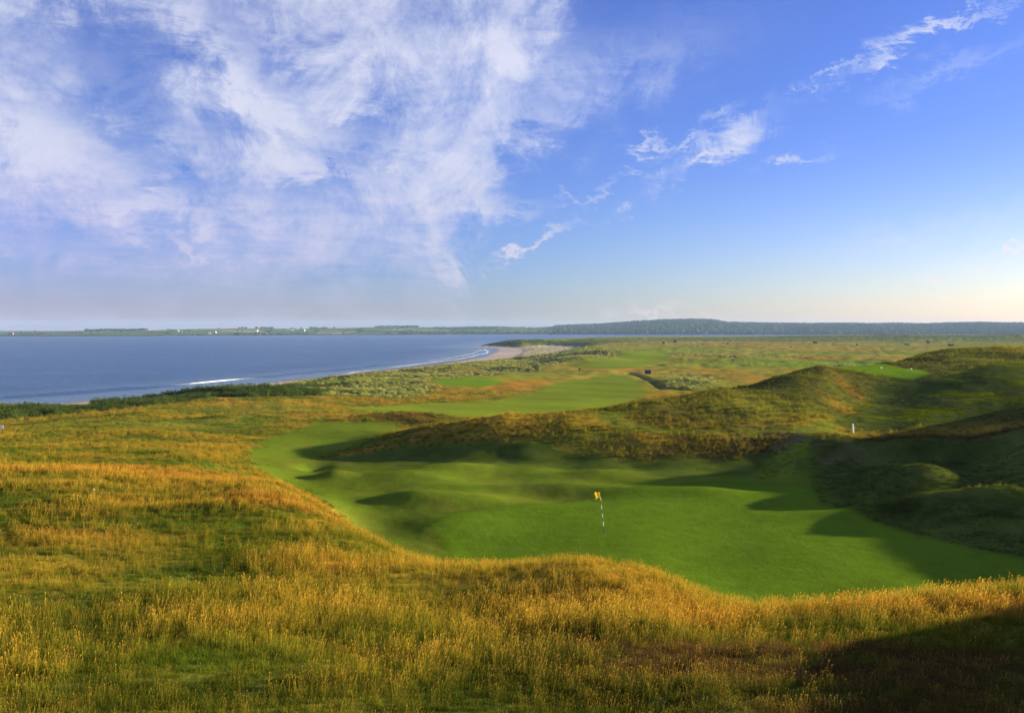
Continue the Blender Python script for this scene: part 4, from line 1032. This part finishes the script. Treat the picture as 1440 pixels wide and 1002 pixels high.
# dark shelter beside the ditch
sh = empty("shelter", (0, 0, 0))
bm = bmesh.new(); box(bm, (0, 0, .65), (2.3, 1.5, 1.3), .02); bm_obj("wall", bm, M_WOOD, sh)
bm = bmesh.new(); v = [bm.verts.new(q) for q in [(-1.3, -.9, 1.30), (1.3, -.9, 1.30), (1.3, .9, 1.30), (-1.3, .9, 1.30), (-1.3, 0, 1.75), (1.3, 0, 1.75)]]
for f in [(0, 1, 5, 4), (2, 3, 4, 5), (0, 4, 3), (1, 2, 5), (3, 2, 1, 0)]: bm.faces.new([v[i] for i in f])
bm_obj("roof", bm, M_ROOF, sh)
bm = bmesh.new(); box(bm, (-.4, -.765, .55), (.75, .03, 1.05), .01); bm_obj("door", bm, M_BLACK, sh)
p, d = hit(911, 525.5, d0=200); sh.location = p; sh.scale = (.95, .95, .95); print("shelter", p, d)
tag(sh, 'small dark timber shelter standing on the flat ground beside the ditch', 'hut')
little("white_stake", 905.5, 525.5, 'short white stake just left of the dark shelter by the ditch', 'stake', lambda bm: tube(bm, [(0, 0, -.1), (0, 0, .9), (0, 0, 1.0)], [.16, .15, .08], 10), M_WHITE, d0=200)

# lone bushes
BM = []
rb_ = np.random.default_rng(5)
bushm = simple("bush_leaves", (.055, .080, .022), .9, noise=.35, scale=1.5); barkm = simple("bark", (.07, .05, .035), .9, noise=.3, scale=5)
def make_bush(x, y, w, h, label, seed):
    root = empty("bush", (x, y, gz(x, y)))
    r_ = np.random.default_rng(seed); V, Fq, K, H = leafball(r_, 700, w / 2 / 1.2, h / 1.35, max(w, h) * .055, lambda q: 0)
    mesh_obj("foliage", V, Fq, bushm, root)
    bm = bmesh.new()
    for k in range(4):
        a = k * 1.57 + .4; tube(bm, [(0, 0, -.2), (math.cos(a) * w * .08, math.sin(a) * w * .08, h * .35), (math.cos(a) * w * .2, math.sin(a) * w * .2, h * .7)], [.05 * h, .035 * h, .015 * h], 6)
    bm_obj("stem", bm, barkm, root); tag(root, label, 'bush', 'lone bushes on the plain')
for i, (px, py, wpx, hpx, lab) in enumerate([
    (815, 521, 7, 6, 'small round dark bush beside the far fairway, below the marram hill'), (1112, 489, 4, 3.5, 'tiny dark bush alone on the golden plain above the tee dune'),
    (1205, 486, 5, 5, 'small dark upright bush on the plain beyond the raised tee'), (1275, 485, 12, 3, 'low wide bush on the plain left of the right-hand dune'), (1336, 486, 20, 4, 'long low dark bush behind the crest of the right-hand dune'),
    (1305, 483, 10, 8, 'tallest dark bush on the plain, under the green ridge'), (933, 483, 9, 5, 'left bush of the pair near the middle of the dark green bank'), (949, 482, 13, 7, 'right and larger bush of the pair on the dark green bank'),
    (1145, 483, 12, 6, 'broad dark bush at the foot of the green ridge, left of the upright bush'), (988, 485, 5, 3, 'very small bush in the orange grass strip beyond the plain'), (1023, 484, 8, 3, 'low small bush on the plain right of the orange strip'),
    (1333, 513, 6, 4, 'small pale twiggy bush at the foot of the dune right of the tee'), (1147, 518.5, 6, 6, 'ragged dark bush on the very crest of the tee dune')]):
    p, d = hit(px, py, d0=90); make_bush(p[0], p[1], wpx * .5 / F * d, hpx * .55 / F * d, lab, 100 + i)

# ------------------------------------------------------------------ houses across the water
def make_house(loc, w, dp, h, rz, wallm):
    root = empty("farmhouse", loc, rz)
    bm = bmesh.new(); v = [bm.verts.new(q) for q in [(-w / 2, -dp / 2, -1), (w / 2, -dp / 2, -1), (w / 2, dp / 2, -1), (-w / 2, dp / 2, -1), (-w / 2, -dp / 2, h), (w / 2, -dp / 2, h), (w / 2, dp / 2, h), (-w / 2, dp / 2, h), (-w / 2, 0, h + dp * .38), (w / 2, 0, h + dp * .38)]]
    for f in [(0, 1, 5, 4), (1, 2, 6, 9, 5), (2, 3, 7, 6), (3, 0, 4, 8, 7), (4, 5, 9, 8), (6, 7, 8, 9)]: bm.faces.new([v[i] for i in f])
    wall = bm_obj("wall", bm, wallm, root)
    bm = bmesh.new(); e = .4; t_ = .25
    for sgn in (-1, 1):
        a = [(-w / 2 - e, sgn * (dp / 2 + e), h - e * .76 + .05), (w / 2 + e, sgn * (dp / 2 + e), h - e * .76 + .05), (w / 2 + e, 0, h + dp * .38 + .06), (-w / 2 - e, 0, h + dp * .38 + .06)]
        vs = [bm.verts.new(q) for q in a] + [bm.verts.new((q[0], q[1], q[2] + t_)) for q in a]
        for f in [(0, 1, 2, 3), (4, 7, 6, 5), (0, 4, 5, 1), (1, 5, 6, 2), (2, 6, 7, 3), (3, 7, 4, 0)]: bm.faces.new([vs[i] for i in f])
    rf = bm_obj("roof", bm, M_ROOF, root)
    for sx_ in (-1, 1):
        bm = bmesh.new(); box(bm, (sx_ * w * .40, 0, h + dp * .38 + .9), (1.0, 1.4, 1.9)); ch = bm_obj("chimney", bm, wallm, rf)
    for fx in (-.32, -.11, .11, .32):
        bm = bmesh.new(); box(bm, (fx * w, -dp / 2 - .02, h * .6), (w * .09, .12, h * .3)); bm_obj("window", bm, M_GLASS, root)
    bm = bmesh.new(); box(bm, (0, -dp / 2 - .03, 1.1), (1.3, .14, 2.3)); bm_obj("door", bm, M_WOOD, root)
    return root
HOUSES = [(250, 466.8, 15, 7, 'large white farmhouse alone on the green slope, first from the left'), (255.5, 467, 9, 6, 'lower white outbuilding touching the right of the first farmhouse'), (295, 469.3, 10, 6, 'white house nearest the water, lower left of a close pair'),
          (302, 468.4, 12, 7, 'brighter white house just up-slope of the one nearest the water'), (343, 465.6, 11, 6, 'white house by the hedges left of the village cluster'), (361, 465.8, 12, 6, 'pale house in the middle of the hedged village'),
          (372, 466.8, 10, 6, 'small white house at the right of the hedged village'), (411, 464.3, 12, 6, 'pale house on the skyline with a dark clump of trees beside it'), (427, 465.3, 14, 7, 'bright white house alone on the skyline right of the village'),
          (406, 464.6, 8, 5, 'little white cottage on the skyline next to trees'), (748, 459.6, 14, 7, 'white house high on the hill above the striped golden fields'), (705, 461.3, 12, 6, 'white house on the hill above the pale golden field'),
          (775, 468.7, 8, 5, 'tiny white cottage at the water below the woods'), (897, 463.8, 12, 6, 'white house half way up the wooded hill'), (703, 467, 10, 5, 'small white house low on the slope under the golden field'), (1296, 465.5, 14, 6, 'pale house in a clearing of the long dark wood')]
for i, (px, py, w, h, lab) in enumerate(HOUSES):
    p, d = hit(px, py, fn=far_height, d0=2400, d1=6000)
    ho = make_house((p[0], p[1], p[2] - .3), w * .8, 7, h * .6, R((-25, 15, 30, -10, 20)[i % 5]), M_WALL)
    tag(ho, lab, 'house', 'white houses across the bay')
p, d = hit(15, 470.5, fn=far_height, d0=2400, d1=6000); ho = make_house((p[0], p[1], p[2] - .3), 16, 9, 5, R(10), M_RED); tag(ho, 'reddish brown farm building near the left edge of the far shore', 'house')

# ------------------------------------------------------------------ surf
foam_m, t = material("sea_foam_white")
g = t.new('ShaderNodeNewGeometry'); nn = t.noise(g.outputs['Position'], 1.2, 6, .7)
bs = t.new('ShaderNodeBsdfDiffuse'); bs.inputs[0].default_value = (.85, .87, .88, 1); tr = t.new('ShaderNodeBsdfTransparent'); mx = t.new('ShaderNodeMixShader')
at = t.new('ShaderNodeAttribute', attribute_name="thick")
t.put(mx.inputs[0], t.remap(t.m('ADD', nn, t.m('MULTIPLY', at.outputs['Fac'], .5)), .52, .62)); t.l.new(tr.outputs[0], mx.inputs[1]); t.l.new(bs.outputs[0], mx.inputs[2])
o_ = t.new('ShaderNodeOutputMaterial'); t.l.new(mx.outputs[0], o_.inputs[0])
def strip(name, pts, width, height, mat, thick=None, wave=0.0, seed=0):
    """long low ridge on the water along a polyline; width and height vary along it"""
    pts = [Vector((a, b, 0)) for a, b in pts]; out = []
    for a, b in zip(pts, pts[1:]):
        n = max(2, int((b - a).length / 3.0)); out += [a.lerp(b, i / n) for i in range(n)]
    out.append(pts[-1]); n = len(out); prof = [(-.5, 0.01), (-.28, .35), (-.08, .95), (.05, 1.0), (.16, .7), (.3, .25), (.5, .01)]
    V = []; T = []
    for i, p in enumerate(out):
        dr = (out[min(i + 1, n - 1)] - out[max(i - 1, 0)]).normalized(); nr = Vector((dr.y, -dr.x, 0))
        s_ = i * 3.0; en = min(1, i / 8, (n - 1 - i) / 8); w = width * (.55 + .9 * vnoise(np.array([s_ / 14.]), np.array([seed * 3.1]), seed)[0]) ; h = height * en * (.5 + vnoise(np.array([s_ / 11.]), np.array([seed * 1.7]), seed + 1)[0])
        off = wave * (vnoise(np.array([s_ / 40.]), np.array([seed * 5.7]), seed + 2)[0] - .5)
        for a, b in prof:
            q = p + nr * (a * w + off); V.append((q.x, q.y, .03 + b * h)); T.append(en * (1 - abs(a) * 1.2) * (.35 + .9 * vnoise(np.array([s_ / 22.]), np.array([seed * 2.1]), seed + 4)[0]))
    k = len(prof); Fq = [(i * k + j, i * k + j + 1, (i + 1) * k + j + 1, (i + 1) * k + j) for i in range(n - 1) for j in range(k - 1)]
    o = mesh_obj(name, V, Fq, mat, smooth=True); setfloat(o, "thick", T if thick is None else [thick * q for q in T])
    return o
Z0 = lambda *pts: [tuple(at_z(a, b, 0)[:2]) for a, b in pts]
o = strip("breaking_wave", Z0((238, 541.6), (262, 539.8), (300, 536.6), (330, 533.8), (360, 530.8)), 1.8, .34, foam_m, 1.1, 2, 1); tag(o, 'long white breaking wave just off the beach', 'wave foam', kind='stuff')
o = strip("swell", Z0((-200, 575), (0, 559.5), (120, 550.8), (240, 541.8)), 14.0, .55, wm, wave=3, seed=2); setfloat(o, "shallow", [0.0] * len(o.data.vertices)); tag(o, kind='structure')
o = strip("swell", Z0((360, 530.8), (420, 525.0), (480, 519.5), (560, 511)), 12.0, .35, wm, wave=3, seed=3); setfloat(o, "shallow", [0.0] * len(o.data.vertices)); tag(o, kind='structure')
o = strip("shore_foam", Z0((540, 518), (562, 515.3), (585, 512.6), (607, 509.8), (640, 505.6), (662, 501.4), (680, 496.5), (686, 493.5), (683, 490.8)), 3.0, .12, foam_m, .3, 6, 5); tag(o, 'thin white surf along the curve of the beach', 'surf', kind='stuff')
o = strip("shore_foam", Z0((470, 528), (500, 523.4), (540, 518.8)), 4.0, .15, foam_m, .35, 3, 6); tag(o, 'thin white surf along the curve of the beach', 'surf', kind='stuff')
o = strip("shore_foam", Z0((600, 508), (650, 500.5), (672, 494.5), (676, 491)), 2.5, .12, foam_m, .25, 5, 8); tag(o, 'thin white surf along the curve of the beach', 'surf', kind='stuff')

# ------------------------------------------------------------------ air over the bay
HAZE = 7.0e-5
hm, t = material("haze_air")
pv = t.new('ShaderNodeVolumePrincipled'); pv.inputs['Color'].default_value = (.42, .62, 1.0, 1); pv.inputs['Density'].default_value = HAZE; pv.inputs['Anisotropy'].default_value = .0
o_ = t.new('ShaderNodeOutputMaterial'); t.l.new(pv.outputs[0], o_.inputs['Volume'])
bm = bmesh.new(); box(bm, (1000, -500, 42), (23000, 19100, 100)); hz = bm_obj("haze", bm, hm); tag(hz, 'thin blue haze in the air over the bay', 'haze', kind='stuff')
